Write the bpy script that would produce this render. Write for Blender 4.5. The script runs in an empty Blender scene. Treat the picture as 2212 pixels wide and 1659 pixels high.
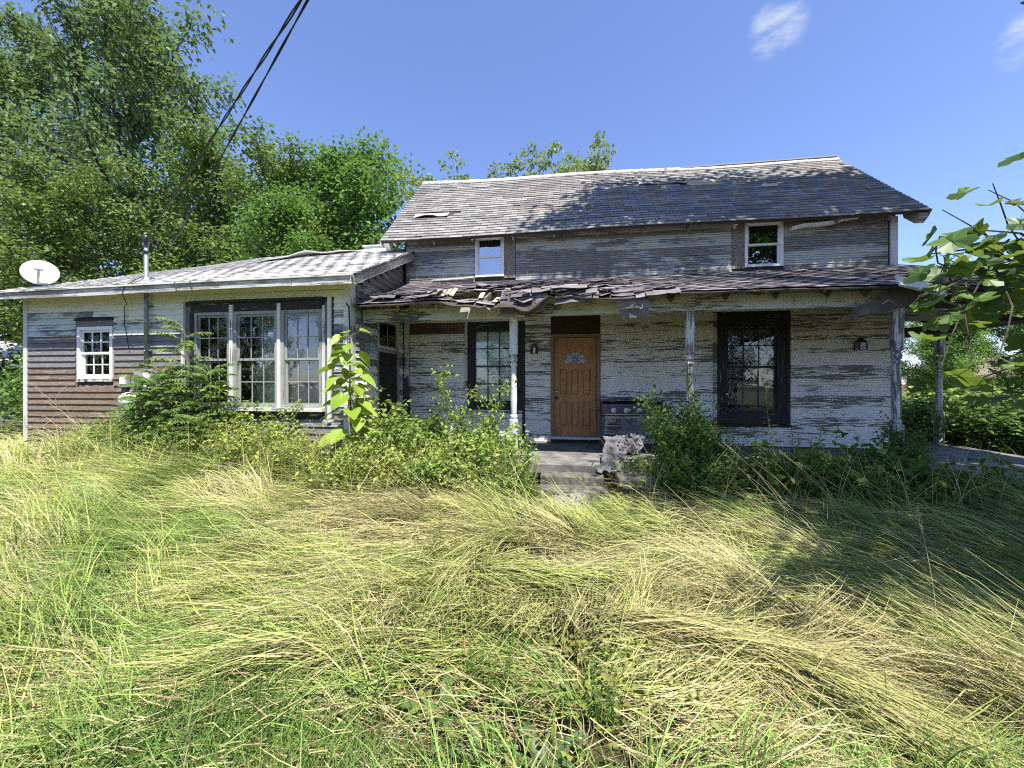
import bpy, math, random
import numpy as np
from mathutils import Vector, Matrix, Euler

# ------------------------------------------------------------------ scene, camera, sky, sun, exposure
scene = bpy.context.scene
col = scene.collection
R = math.radians
RNG = np.random.default_rng(7)
random.seed(7)

cam_d = bpy.data.cameras.new('camera')
cam_d.sensor_width = 36.0
cam_d.lens = 36.0 * 850.0 / 2212.0
cam_d.clip_start = 0.05
cam_d.clip_end = 3000
cam = bpy.data.objects.new('camera', cam_d)
cam.location = (0, 0, 1.6)
cam.rotation_euler = (R(90), 0, R(8.45))
col.objects.link(cam)
scene.camera = cam

SUN = Vector((0.24, -0.36, 0.91)).normalized()
world = bpy.data.worlds.new('World')
scene.world = world
world.use_nodes = True
wn = world.node_tree
wn.nodes.clear()
w_out = wn.nodes.new('ShaderNodeOutputWorld')
w_bg = wn.nodes.new('ShaderNodeBackground')
w_sky = wn.nodes.new('ShaderNodeTexSky')
w_sky.sky_type = 'NISHITA'
w_sky.sun_disc = False
w_sky.sun_elevation = math.asin(SUN.z)
w_sky.sun_rotation = math.atan2(SUN.x, SUN.y)
w_sky.altitude = 200
w_sky.air_density = 1.0
w_sky.dust_density = 0.35
w_sky.ozone_density = 3.5
w_bg.inputs['Strength'].default_value = 0.12
# two wisps of fair-weather cloud
w_tc = wn.nodes.new('ShaderNodeTexCoord')
def wmath(op, a, b=None, c=None):
    n = wn.nodes.new('ShaderNodeMath'); n.operation = op
    for i, v in enumerate((a, b, c)):
        if v is None: continue
        if isinstance(v, (int, float)): n.inputs[i].default_value = v
        else: wn.links.new(v, n.inputs[i])
    return n.outputs[0]
def wisp(direction, tight):
    d = wn.nodes.new('ShaderNodeVectorMath'); d.operation = 'DOT_PRODUCT'
    wn.links.new(w_tc.outputs['Generated'], d.inputs[0])
    d.inputs[1].default_value = Vector(direction).normalized()
    m = wn.nodes.new('ShaderNodeMapRange'); m.interpolation_type = 'SMOOTHSTEP'
    wn.links.new(d.outputs['Value'], m.inputs[0])
    m.inputs[1].default_value = math.cos(tight); m.inputs[2].default_value = math.cos(tight * 0.15)
    return m.outputs[0]
w_map = wn.nodes.new('ShaderNodeMapping')
w_map.inputs['Rotation'].default_value = (0, R(-38), R(10))
w_map.inputs['Scale'].default_value = (9, 16, 30)
wn.links.new(w_tc.outputs['Generated'], w_map.inputs['Vector'])
w_no = wn.nodes.new('ShaderNodeTexNoise')
w_no.inputs['Scale'].default_value = 1.3; w_no.inputs['Detail'].default_value = 9; w_no.inputs['Roughness'].default_value = 0.62
wn.links.new(w_map.outputs[0], w_no.inputs['Vector'])
def wdir(px, py):
    th = R(8.45); u = (px - 1106) / 850; v = (829.5 - py) / 850
    return (u * math.cos(th) - math.sin(th), u * math.sin(th) + math.cos(th), v)
w_m = wmath('MAXIMUM', wisp(wdir(1680, 62), 0.075), wisp(wdir(2225, 80), 0.06))
w_e = wmath('MULTIPLY', w_m, wmath('MULTIPLY', w_no.outputs['Fac'], 1.25))
w_rng = wn.nodes.new('ShaderNodeMapRange'); w_rng.interpolation_type = 'SMOOTHSTEP'
wn.links.new(w_e, w_rng.inputs[0]); w_rng.inputs[1].default_value = 0.40; w_rng.inputs[2].default_value = 0.95
w_mix = wn.nodes.new('ShaderNodeMix'); w_mix.data_type = 'RGBA'
wn.links.new(w_rng.outputs[0], w_mix.inputs[0])
w_tint = wn.nodes.new('ShaderNodeMix'); w_tint.data_type = 'RGBA'; w_tint.blend_type = 'MULTIPLY'; w_tint.inputs[0].default_value = 1.0
wn.links.new(w_sky.outputs[0], w_tint.inputs[6]); w_tint.inputs[7].default_value = (.97, .93, 1.10, 1)
wn.links.new(w_tint.outputs[2], w_mix.inputs[6])
w_mix.inputs[7].default_value = (3.0, 3.3, 3.8, 1)
wn.links.new(w_mix.outputs[2], w_bg.inputs['Color'])
wn.links.new(w_bg.outputs[0], w_out.inputs['Surface'])

sun_d = bpy.data.lights.new('sun', 'SUN')
sun_d.energy = 5.0
sun_d.angle = R(0.55)
sun_d.color = (1.0, 0.95, 0.86)
sun = bpy.data.objects.new('sun', sun_d)
sun.rotation_euler = SUN.to_track_quat('Z', 'Y').to_euler()
sun.location = (10, -15, 30)
col.objects.link(sun)

scene.view_settings.view_transform = 'Standard'
scene.view_settings.look = 'None'
scene.view_settings.exposure = 1.08
scene.view_settings.gamma = 1.0
scene.cycles.use_denoising = False
scene.cycles.pixel_filter_type = 'BLACKMAN_HARRIS'
scene.cycles.filter_width = 1.15
scene.cycles.max_bounces = 6
scene.cycles.diffuse_bounces = 4
scene.cycles.glossy_bounces = 2
scene.cycles.transmission_bounces = 3
scene.cycles.transparent_max_bounces = 6
scene.cycles.sample_clamp_indirect = 3

# ------------------------------------------------------------------ helpers
WORLD = {}          # world position of parents, so that parts can be given in world coordinates
def link(name, data, parent=None, loc=(0, 0, 0), rot=None, scale=None):
    o = bpy.data.objects.new(name, data)
    col.objects.link(o)
    loc = Vector(loc)
    WORLD[o] = loc.copy()
    if parent is not None:
        o.parent = parent
        loc = loc - WORLD[parent]
    o.location = loc
    if rot is not None: o.rotation_euler = rot
    if scale is not None: o.scale = scale
    return o
def tag(o, label=None, cat=None, group=None, kind=None):
    if label: o['label'] = label
    if cat: o['category'] = cat
    if group: o['group'] = group
    if kind: o['kind'] = kind
    return o
def thing(name, label, cat, loc=(0, 0, 0), group=None):
    o = link(name, None, None, loc)
    o.empty_display_size = 0.2
    return tag(o, label, cat, group)
def copy_tree(o, parent=None):
    c = o.copy(); col.objects.link(c); c.parent = parent
    for ch in o.children: copy_tree(ch, c)
    return c
def mesh_np(name, V, F, mat, C=None, smooth=False):
    me = bpy.data.meshes.new(name)
    V = np.ascontiguousarray(V, np.float32); F = np.ascontiguousarray(F, np.int32)
    k = F.shape[1]
    me.vertices.add(len(V)); me.vertices.foreach_set('co', V.ravel())
    me.loops.add(F.size); me.loops.foreach_set('vertex_index', F.ravel())
    me.polygons.add(len(F))
    me.polygons.foreach_set('loop_start', np.arange(0, F.size, k, dtype=np.int32))
    me.polygons.foreach_set('loop_total', np.full(len(F), k, np.int32))
    if smooth: me.polygons.foreach_set('use_smooth', np.ones(len(F), bool))
    me.update(calc_edges=True)
    if C is not None:
        a = me.color_attributes.new('Col', 'FLOAT_COLOR', 'POINT')
        C4 = np.ones((len(V), 4), np.float32); C4[:, :3] = C
        a.data.foreach_set('color', C4.ravel())
    me.materials.append(mat)
    return me
class MB:
    def __init__(s): s.v = []; s.f = []
    def add(s, vs, fs):
        n = len(s.v); s.v += [tuple(p) for p in vs]; s.f += [tuple(i + n for i in f) for f in fs]; return s
    def box(s, x0, x1, y0, y1, z0, z1, M=None):
        vs = [(x, y, z) for x in (x0, x1) for y in (y0, y1) for z in (z0, z1)]
        if M is not None: vs = [M @ Vector(p) for p in vs]
        return s.add(vs, [(0, 1, 3, 2), (4, 6, 7, 5), (0, 4, 5, 1), (2, 3, 7, 6), (0, 2, 6, 4), (1, 5, 7, 3)])
    def bar(s, a, b, w, h, up=(0, 0, 1)):
        a, b = Vector(a), Vector(b); d = (b - a); L = d.length; d.normalize(); up = Vector(up)
        sd = d.cross(up)
        if sd.length < 1e-5: sd = d.cross(Vector((1, 0, 0)))
        sd.normalize(); u = sd.cross(d)
        vs = []
        for p in (a, b):
            for i, j in ((-1, -1), (1, -1), (1, 1), (-1, 1)): vs.append(p + sd * w * .5 * i + u * h * .5 * j)
        return s.add(vs, [(0, 1, 2, 3), (7, 6, 5, 4), (0, 4, 5, 1), (1, 5, 6, 2), (2, 6, 7, 3), (3, 7, 4, 0)])
    def tube(s, pts, rad, n=8, cap=True):
        pts = [Vector(p) for p in pts]
        if not hasattr(rad, '__len__'): rad = [rad] * len(pts)
        ref = None; vs = []
        for i, p in enumerate(pts):
            d = (pts[min(i + 1, len(pts) - 1)] - pts[max(i - 1, 0)]).normalized()
            if ref is None:
                ref = d.orthogonal().normalized()
            ref = (ref - d * ref.dot(d))
            if ref.length < 1e-5: ref = d.orthogonal()
            ref.normalize(); b = d.cross(ref)
            for k in range(n):
                a = 2 * math.pi * k / n
                vs.append(p + (ref * math.cos(a) + b * math.sin(a)) * rad[i])
        fs = []
        for i in range(len(pts) - 1):
            for k in range(n):
                fs.append((i * n + k, i * n + (k + 1) % n, (i + 1) * n + (k + 1) % n, (i + 1) * n + k))
        if cap:
            fs.append(tuple(range(n))[::-1]); fs.append(tuple((len(pts) - 1) * n + k for k in range(n)))
        return s.add(vs, fs)
    def lathe(s, prof, c=(0, 0, 0), n=16, square=None):
        vs = []; fs = []
        for j, (r, z) in enumerate(prof):
            for k in range(n):
                a = 2 * math.pi * (k + .5) / n
                x, y = math.cos(a), math.sin(a)
                if square and square[j]:
                    q = max(abs(x), abs(y)); x, y = x / q, y / q
                vs.append((c[0] + r * x, c[1] + r * y, c[2] + z))
        for j in range(len(prof) - 1):
            for k in range(n):
                fs.append((j * n + k, j * n + (k + 1) % n, (j + 1) * n + (k + 1) % n, (j + 1) * n + k))
        fs.append(tuple(range(n))[::-1]); fs.append(tuple((len(prof) - 1) * n + k for k in range(n)))
        return s.add(vs, fs)
    def prism(s, poly, a, b, axis='y'):
        n = len(poly)
        def P(p, t): return {'y': (p[0], t, p[1]), 'x': (t, p[0], p[1]), 'z': (p[0], p[1], t)}[axis]
        vs = [P(p, a) for p in poly] + [P(p, b) for p in poly]
        fs = [tuple(range(n)), tuple(range(2 * n - 1, n - 1, -1))] + [(i, i + n, (i + 1) % n + n, (i + 1) % n) for i in range(n)]
        return s.add(vs, fs)
    def grid(s, P):               # P[i][j] points
        n, m = len(P), len(P[0])
        return s.add([p for r in P for p in r], [(i * m + j, i * m + j + 1, (i + 1) * m + j + 1, (i + 1) * m + j) for i in range(n - 1) for j in range(m - 1)])
    def mesh(s, name, mat, smooth=False, centre=None):
        me = bpy.data.meshes.new(name)
        c = Vector(centre) if centre is not None else Vector((0, 0, 0))
        me.from_pydata([Vector(p) - c for p in s.v], [], s.f)
        if smooth:
            me.polygons.foreach_set('use_smooth', [True] * len(me.polygons))
        me.materials.append(mat); me.update()
        return me
    def build(s, name, mat, parent=None, smooth=False, bevel=0, solid=0):
        a = np.array([tuple(p) for p in s.v]); c = (a.min(0) + a.max(0)) / 2
        if parent is None: c[2] = a[:, 2].min()
        o = link(name, s.mesh(name, mat, smooth, c), parent, c)
        if solid:
            m = o.modifiers.new('solid', 'SOLIDIFY'); m.thickness = solid
        if bevel:
            m = o.modifiers.new('bevel', 'BEVEL'); m.width = bevel; m.segments = 2; m.limit_method = 'ANGLE'
        return o
def hash2(ix, iy, seed):
    h = (ix * 374761393 + iy * 668265263 + seed * 974634777) & 0xFFFFFFFF
    h = ((h ^ (h >> 13)) * 1274126177) & 0xFFFFFFFF
    return ((h ^ (h >> 16)) & 0xFFFFFF) / float(0xFFFFFF)
def vnoise(x, y, seed=0):
    x = np.asarray(x, float); y = np.asarray(y, float)
    ix = np.floor(x).astype(np.int64); iy = np.floor(y).astype(np.int64)
    fx = x - ix; fy = y - iy
    fx = fx * fx * (3 - 2 * fx); fy = fy * fy * (3 - 2 * fy)
    a = hash2(ix, iy, seed); b = hash2(ix + 1, iy, seed); c = hash2(ix, iy + 1, seed); d = hash2(ix + 1, iy + 1, seed)
    return (a * (1 - fx) + b * fx) * (1 - fy) + (c * (1 - fx) + d * fx) * fy
def fnoise(x, y, seed=0, o=3):
    t = 0; a = 1; n = 0
    for i in range(o):
        t = t + a * vnoise(np.asarray(x) * 2 ** i, np.asarray(y) * 2 ** i, seed + i * 17); n += a; a *= .5
    return t / n
def sstep(a, b, x):
    t = np.clip((np.asarray(x, float) - a) / (b - a), 0, 1); return t * t * (3 - 2 * t)

# ------------------------------------------------------------------ materials
class NT:
    def __init__(s, name):
        s.m = bpy.data.materials.new(name); s.m.use_nodes = True; s.t = s.m.node_tree; s.t.nodes.clear()
        s.out = s.t.nodes.new('ShaderNodeOutputMaterial')
    def n(s, typ, ins=None, **kw):
        d = s.t.nodes.new('ShaderNode' + typ)
        for k, v in kw.items(): setattr(d, k, v)
        for k, v in (ins or {}).items(): s.set(d.inputs[k], v)
        return d
    def set(s, sock, v):
        if isinstance(v, bpy.types.NodeSocket): s.t.links.new(v, sock)
        elif isinstance(v, tuple) and len(v) == 3 and sock.type == 'RGBA': sock.default_value = (*v, 1)
        else: sock.default_value = v
    def math(s, op, a, b=0.0, clamp=False):
        d = s.n('Math', {0: a, 1: b}, operation=op); d.use_clamp = clamp; return d.outputs[0]
    def mix(s, f, a, b, blend='MIX'):
        d = s.n('Mix', data_type='RGBA', blend_type=blend); s.set(d.inputs[0], f); s.set(d.inputs[6], a); s.set(d.inputs[7], b); return d.outputs[2]
    def ramp(s, v, a, b): return s.n('MapRange', {0: v, 1: a, 2: b}, interpolation_type='SMOOTHSTEP').outputs[0]
    def noise(s, vec, scale, detail=5, rough=.6, out='Fac'):
        return s.n('TexNoise', {'Vector': vec, 'Scale': scale, 'Detail': detail, 'Roughness': rough}).outputs[out]
    def pos(s, scale=(1, 1, 1), loc=(0, 0, 0)):
        g = s.n('NewGeometry').outputs['Position']
        return s.n('Mapping', {'Vector': g, 'Scale': scale, 'Location': loc}).outputs[0]
    def objc(s, scale=(1, 1, 1)):
        g = s.n('TexCoord').outputs['Object']
        return s.n('Mapping', {'Vector': g, 'Scale': scale}).outputs[0]
    def rand(s): return s.n('ObjectInfo').outputs['Random']
    def bsdf(s, color, rough=.8, spec=.3, bump=None, bstr=.4, bdist=.01, metal=0.0):
        b = s.n('BsdfPrincipled', {'Base Color': color, 'Roughness': rough, 'Specular IOR Level': spec, 'Metallic': metal})
        if bump is not None:
            bp = s.n('Bump', {'Height': bump, 'Strength': bstr, 'Distance': bdist}); s.t.links.new(bp.outputs[0], b.inputs['Normal'])
        s.t.links.new(b.outputs[0], s.out.inputs['Surface']); return b

def mat_wood(name, paint, wood_a, wood_b, keep=0.5, along='x', soft=.022, var=.22, big=.5, rvar=.12):
    """weathered board: paint kept where the noise lies under `keep`"""
    n = NT(name)
    st = {'x': (3.4, 14, 46), 'z': (34, 34, 2.0), 'y': (14, 2.0, 34)}[along]
    p = n.pos(st)
    r = n.rand()
    wob = n.n('Vector' + 'Math', {0: p, 1: n.n('CombineXYZ', {0: n.math('MULTIPLY', r, 60.0), 1: r, 2: n.math('MULTIPLY', r, 9.0)}).outputs[0]}, operation='ADD').outputs[0]
    f1 = n.noise(wob, 1.0, 6, .62)
    f2 = n.noise(wob, 2.6, 5, .7)
    flake = n.math('ADD', n.math('MULTIPLY', f1, .82), n.math('MULTIPLY', f2, .18))
    large = n.noise(n.pos((.55, .55, 1.6)), 1.3, 3, .55)
    v = n.math('ADD', flake, n.math('MULTIPLY', n.math('SUBTRACT', large, .5), big))
    v = n.math('ADD', v, n.math('MULTIPLY', n.math('SUBTRACT', r, .5), rvar))
    mask = n.ramp(v, keep + soft, keep - soft)
    gs = tuple(k * 3 for k in st)
    grain = n.noise(n.pos(gs), 1.0, 5, .7)
    wood = n.mix(n.ramp(grain, .32, .68), wood_a, wood_b)
    wood = n.mix(n.math('MULTIPLY', n.math('SUBTRACT', 1.0, r), .35), wood, (wood_a[0] * .6, wood_a[1] * .6, wood_a[2] * .6))
    dirt = n.noise(n.pos((3, 3, 3)), 1.5, 5, .65)
    pv = n.mix(n.math('MULTIPLY', dirt, var * 2), paint, (paint[0] * .5, paint[1] * .5, paint[2] * .46))
    c = n.mix(mask, wood, pv)
    h = n.math('ADD', n.math('MULTIPLY', mask, .5), n.math('MULTIPLY', grain, .5))
    n.bsdf(c, .85, .2, h, .55, .006)
    return n.m
def mat_plain(name, c, rough=.6, spec=.4, var=.25, scale=8, metal=0.0, bstr=.15):
    n = NT(name)
    d = n.noise(n.objc(), scale, 5, .62)
    cc = n.mix(n.ramp(d, .3, .72), tuple(k * (1 - var) for k in c), tuple(min(1, k * (1 + var * .5)) for k in c))
    n.bsdf(cc, rough, spec, d, bstr, .01, metal); return n.m
def mat_shingle(name, a, b, tint, streak=1.0):
    n = NT(name)
    r = n.rand()
    at = n.n('Attribute', attribute_name='Col').outputs['Fac']
    at = n.math('MULTIPLY', at, 1.0)
    patch = n.noise(n.pos((.8, .8, .8)), 1.4, 4, .6)
    cell = n.noise(n.pos((3.2, 7.5, 7.5)), 1.0, 2, .5)
    grit = n.noise(n.pos(), 160, 2, .7)
    c = n.mix(n.ramp(n.math('ADD', n.math('MULTIPLY', cell, .35), n.math('ADD', n.math('MULTIPLY', at, .26), n.math('MULTIPLY', r, .2))), .25, .75), a, b)
    c = n.mix(n.math('MULTIPLY', n.ramp(patch, .5, .72), .55), c, tint)
    c = n.mix(n.math('MULTIPLY', n.ramp(grit, .45, .75), .18), c, tuple(k * .35 for k in a))
    n.bsdf(c, .92, .15, grit, .35, .004); return n.m
def mat_leaf(name, trans=.36, gloss=.12, hue=(1, 1, 1)):
    n = NT(name)
    c = n.n('Attribute', attribute_name='Col').outputs['Color']
    d = n.n('BsdfDiffuse', {'Color': c}).outputs[0]
    t = n.n('BsdfTranslucent', {'Color': n.mix(.40, c, (.22, .36, .06), 'MIX')}).outputs[0]
    g = n.n('BsdfGlossy', {'Color': (.9, .95, .9), 'Roughness': .42}).outputs[0]
    m = n.n('MixShader', {0: trans, 1: d, 2: t}).outputs[0]
    m2 = n.n('MixShader', {0: n.n('LayerWeight', {'Blend': .25}).outputs['Fresnel'], 1: m, 2: g})
    f = n.n('MixShader', {0: gloss, 1: m, 2: m2.outputs[0]}).outputs[0]
    n.t.links.new(f, n.out.inputs['Surface']); return n.m
def mat_leafc(name, c, c2, trans=.35):
    n = NT(name)
    cc = n.mix(n.rand(), c, c2)
    vein = n.noise(n.objc((9, 9, 9)), 2.0, 4, .6)
    cc = n.mix(n.math('MULTIPLY', vein, .35), cc, tuple(k * .5 for k in c))
    d = n.n('BsdfPrincipled', {'Base Color': cc, 'Roughness': .45, 'Specular IOR Level': .35}).outputs[0]
    t = n.n('BsdfTranslucent', {'Color': n.mix(.5, cc, (.32, .42, .04))}).outputs[0]
    m = n.n('MixShader', {0: trans, 1: d, 2: t}).outputs[0]
    n.t.links.new(m, n.out.inputs['Surface']); return n.m
def mat_glass(name, tint=(.97, .99, .99), refl=.015):
    n = NT(name)
    tr = n.n('BsdfTransparent', {'Color': tint}).outputs[0]
    wav = n.noise(n.pos((3, 3, 3)), 1.2, 2, .4)
    bp = n.n('Bump', {'Height': wav, 'Strength': .12, 'Distance': .03}).outputs[0]
    g = n.n('BsdfGlossy', {'Color': (1, 1, 1), 'Roughness': .015, 'Normal': bp}).outputs[0]
    fr = n.math('ADD', n.n('Fresnel', {'IOR': 1.5}).outputs[0], refl, clamp=True)
    n.t.links.new(n.n('MixShader', {0: fr, 1: tr, 2: g}).outputs[0], n.out.inputs['Surface']); return n.m

WHITE = (.62, .63, .60)
M = {}
M['siding'] = mat_wood('siding_white_peeling', (.86, .845, .78), (.09, .078, .066), (.29, .265, .235), keep=.565, big=.42, rvar=.17)
M['siding_red'] = mat_wood('siding_red_traces', (.30, .13, .09), (.05, .04, .035), (.16, .15, .12), keep=.5, big=.5)
M['siding_up'] = mat_wood('siding_upper_grey', (.50, .505, .465), (.12, .115, .105), (.31, .30, .28), keep=.47, big=.9, rvar=.3)
M['siding_wing_paint'] = mat_wood('siding_wing_pale', (.76, .78, .64), (.16, .16, .15), (.36, .36, .33), keep=.64, big=.5, var=.15)
M['siding_wing_worn'] = mat_wood('siding_wing_worn', (.55, .62, .57), (.11, .11, .11), (.29, .29, .28), keep=.50, big=.9, rvar=.2)
M['siding_wing_bare'] = mat_wood('siding_wing_bare', (.42, .46, .44), (.10, .095, .09), (.26, .25, .24), keep=.36, big=.6, rvar=.2)
M['siding_wing_brown'] = mat_wood('siding_wing_brown', (.32, .285, .24), (.095, .068, .048), (.30, .235, .175), keep=.33, big=.4, rvar=.25)
M['trim_dark'] = mat_wood('trim_dark', (.30, .29, .27), (.018, .016, .015), (.075, .068, .06), keep=.33, along='z')
M['trim_dark_x'] = mat_wood('trim_dark_x', (.30, .29, .27), (.018, .016, .015), (.075, .068, .06), keep=.33, along='x')
M['trim_white'] = mat_wood('trim_white', (.68, .68, .64), (.12, .11, .10), (.3, .29, .27), keep=.60, along='z')
M['trim_white_x'] = mat_wood('trim_white_x', (.66, .66, .60), (.10, .09, .08), (.3, .28, .26), keep=.56, along='x', big=.7)
M['beam'] = mat_wood('beam_paint', (.55, .56, .49), (.06, .055, .05), (.2, .19, .17), keep=.56, along='x', big=.9)
M['post'] = mat_wood('post_paint', (.68, .70, .68), (.10, .08, .065), (.3, .27, .24), keep=.53, along='z')
M['fascia'] = mat_wood('fascia_weathered', (.58, .58, .54), (.16, .145, .13), (.42, .40, .37), keep=.46, along='x', big=.8)
M['vinyl'] = mat_plain('window_vinyl', (.74, .75, .74), .45, .4, .1, 6)
M['sash_grey'] = mat_wood('sash_grey', (.33, .35, .325), (.13, .12, .11), (.27, .26, .24), keep=.58, along='z')
M['sash_dark'] = mat_wood('sash_dark', (.09, .10, .10), (.02, .02, .02), (.06, .06, .055), keep=.5, along='z')
M['osb'] = mat_plain('osb_board', (.25, .225, .18), .85, .15, .55, 30)
M['shingle'] = mat_shingle('shingle_grey', (.165, .16, .155), (.36, .35, .335), (.27, .225, .20))
M['shingle_pale'] = mat_shingle('shingle_pale', (.55, .54, .525), (.69, .68, .66), (.58, .56, .55))
M['shingle_porch'] = mat_shingle('shingle_porch', (.115, .105, .112), (.33, .305, .31), (.37, .32, .315))
M['deck'] = mat_wood('roof_deck', (.1, .09, .08), (.03, .026, .022), (.10, .085, .07), keep=.2)
M['lath'] = mat_wood('raw_lath', (.62, .52, .38), (.24, .18, .12), (.52, .42, .30), keep=.55)
M['rafter'] = mat_wood('rafter_wood', (.5, .49, .44), (.05, .045, .04), (.19, .17, .15), keep=.42, along='y')
M['glass'] = mat_glass('window_glass')
M['glass_up'] = mat_glass('window_glass_clear', refl=.25)
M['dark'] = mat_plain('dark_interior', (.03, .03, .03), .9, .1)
M['curtain'] = mat_plain('curtain_cloth', (.40, .39, .36), .95, .05, .35, 5)
M['lace'] = mat_plain('curtain_lace', (.62, .62, .57), .95, .05, .4, 14)
M['blind'] = mat_plain('blind_white', (.80, .84, .80), .6, .2, .08, 5)
M['blind_dark'] = mat_plain('blind_dark', (.12, .15, .16), .6, .2, .2, 5)
M['teal'] = mat_plain('blind_teal', (.10, .16, .15), .7, .2, .2, 4)
M['concrete'] = mat_plain('concrete', (.19, .185, .175), .9, .15, .45, 5, bstr=.4)
M['stone'] = mat_plain('step_stone', (.15, .142, .12), .95, .1, .55, 9, bstr=.7)
M['galv'] = mat_plain('galvanised', (.24, .28, .28), .5, .4, .25, 9, .4)
M['black'] = mat_plain('black_paint', (.02, .02, .022), .45, .4, .3, 9)
M['rubber'] = mat_plain('cable_rubber', (.012, .012, .013), .55, .3)
M['grill'] = mat_plain('grill_enamel', (.055, .06, .07), .4, .5, .3, 8)
M['chrome'] = mat_plain('knob_chrome', (.5, .5, .52), .3, .5, .2, 9, .8)
M['tarp'] = mat_plain('cover_cloth', (.15, .148, .155), .7, .3, .3, 5)
M['dishm'] = mat_plain('dish_paint', (.72, .72, .73), .5, .4, .08, 4)
M['grey'] = mat_plain('grey_plastic', (.33, .34, .34), .6, .3, .15, 6)
M['wht'] = mat_plain('white_plastic', (.78, .78, .77), .5, .4, .08, 6)
M['bark'] = mat_plain('bark', (.085, .07, .055), .95, .1, .5, 12, bstr=.7)
M['bark_pale'] = mat_plain('bark_pale', (.30, .26, .20), .95, .1, .35, 12, bstr=.5)
M['stem'] = mat_plain('green_stem', (.16, .20, .07), .7, .2, .3, 9)
M['leaf'] = mat_leaf('foliage')
M['grass'] = mat_leaf('grass_blades', .20, .25)
M['tulip'] = mat_leafc('tulip_leaf', (.06, .125, .026), (.105, .19, .04), .36)
M['lime'] = mat_leafc('lime_leaf', (.25, .40, .035), (.36, .46, .06), .4)

# ---- door wood with cathedral grain
n = NT('door_oak')
p = n.objc((9, 9, 1.3))
wv = n.n('TexWave', {'Vector': p, 'Scale': 1.1, 'Distortion': 9.0, 'Detail': 3.0, 'Detail Scale': .9}, wave_type='RINGS', rings_direction='Y').outputs['Fac']
fine = n.noise(n.objc((60, 60, 4)), 2, 4, .6)
c = n.mix(n.math('MULTIPLY', wv, .6), (.50, .25, .10), (.30, .13, .052))
c = n.mix(n.math('MULTIPLY', n.ramp(fine, .45, .75), .35), c, (.17, .07, .03))
grime = n.noise(n.pos((5, 5, 2.2)), 1.6, 6, .68)
c = n.mix(n.math('MULTIPLY', n.ramp(grime, .46, .74), .55), c, (.10, .06, .035))
n.bsdf(c, .62, .25, wv, .08, .003)
M['oak'] = n.m
M['door_frame'] = mat_wood('door_frame_wood', (.38, .30, .20), (.13, .09, .06), (.38, .28, .19), keep=.35, along='z')
M['transom'] = mat_wood('transom_panel', (.10, .05, .03), (.025, .014, .01), (.09, .045, .03), keep=.3, along='x')
# ---- ornate fanlight glass
n = NT('fanlight_glass')
vo = n.n('TexVoronoi', {'Vector': n.objc((1, 1, 1)), 'Scale': 26.0}, feature='DISTANCE_TO_EDGE').outputs['Distance']
c = n.mix(n.ramp(vo, .05, .18), (.16, .16, .16), (.44, .46, .48))
n.bsdf(c, .18, .6, vo, .4, .005)
M['fan'] = n.m
# ---- ground: thatch and soil
n = NT('ground_thatch')
a = n.noise(n.pos(), 1.1, 5, .6); b = n.noise(n.pos((1, 1, 1)), 34, 5, .75)
c = n.mix(n.ramp(a, .35, .65), (.07, .066, .03), (.13, .11, .06))
c = n.mix(n.ramp(b, .42, .62), c, (.055, .05, .026))
n.bsdf(c, .98, .05, b, .9, .03)
M['ground'] = n.m
# ------------------------------------------------------------------ ground: one sheet to the horizon
def ground_z(x, y):
    x = np.asarray(x, float); y = np.asarray(y, float)
    g = 0.20 * sstep(2.5, 5.8, y) * sstep(-1.5, -6, x) + 0.06 * sstep(3, 5.5, y)
    m = (fnoise(x * .9, y * .9, 3) - .5) * .26 * sstep(6.2, 4.8, y) * sstep(-.5, 1.2, np.hypot(x, y))
    m = m + (fnoise(x * 2.2, y * 2.2, 9, 2) - .5) * .20 * sstep(6.2, 4.8, y)
    return g + m - 0.02
def axis(lo, hi, step, far):
    a = np.arange(lo, hi + 1e-6, step); k = np.array([1, 2.5, 5, 10, 20, 40, 80, 160, 320, 700, 1500.])
    k = k[k <= far]
    return np.concatenate([(lo - k)[::-1], a, hi + k])
gx = axis(-14, 10, .14, 1500); gy = axis(-3, 13, .14, 1500)
GX, GY = np.meshgrid(gx, gy, indexing='ij')
GZ = ground_z(GX, GY)
far = np.maximum(0, np.maximum(np.abs(GX + 2) - 12, np.abs(GY - 5) - 8))
GZ = GZ * np.exp(-far * .3)
V = np.stack([GX, GY, GZ], -1).reshape(-1, 3)
ii, jj = np.meshgrid(np.arange(len(gx) - 1), np.arange(len(gy) - 1), indexing='ij')
m_ = len(gy)
F = np.stack([ii * m_ + jj, (ii + 1) * m_ + jj, (ii + 1) * m_ + jj + 1, ii * m_ + jj + 1], -1).reshape(-1, 4)
tag(link('ground', mesh_np('ground', V, F, M['ground'], smooth=True)), kind='structure')

# ------------------------------------------------------------------ the farmhouse
YM, YW, YP = 8.30, 6.20, 6.60          # main front wall, wing front wall, porch post line
XL, XR = -3.64, 5.99
XS = -3.69                             # wing side wall (faces the porch)
ZF = 0.375                             # porch floor
house = thing('farmhouse', 'abandoned two storey wooden farmhouse with peeling siding, side wing and sagging porch', 'house', (0, YM, ZF))

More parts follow.
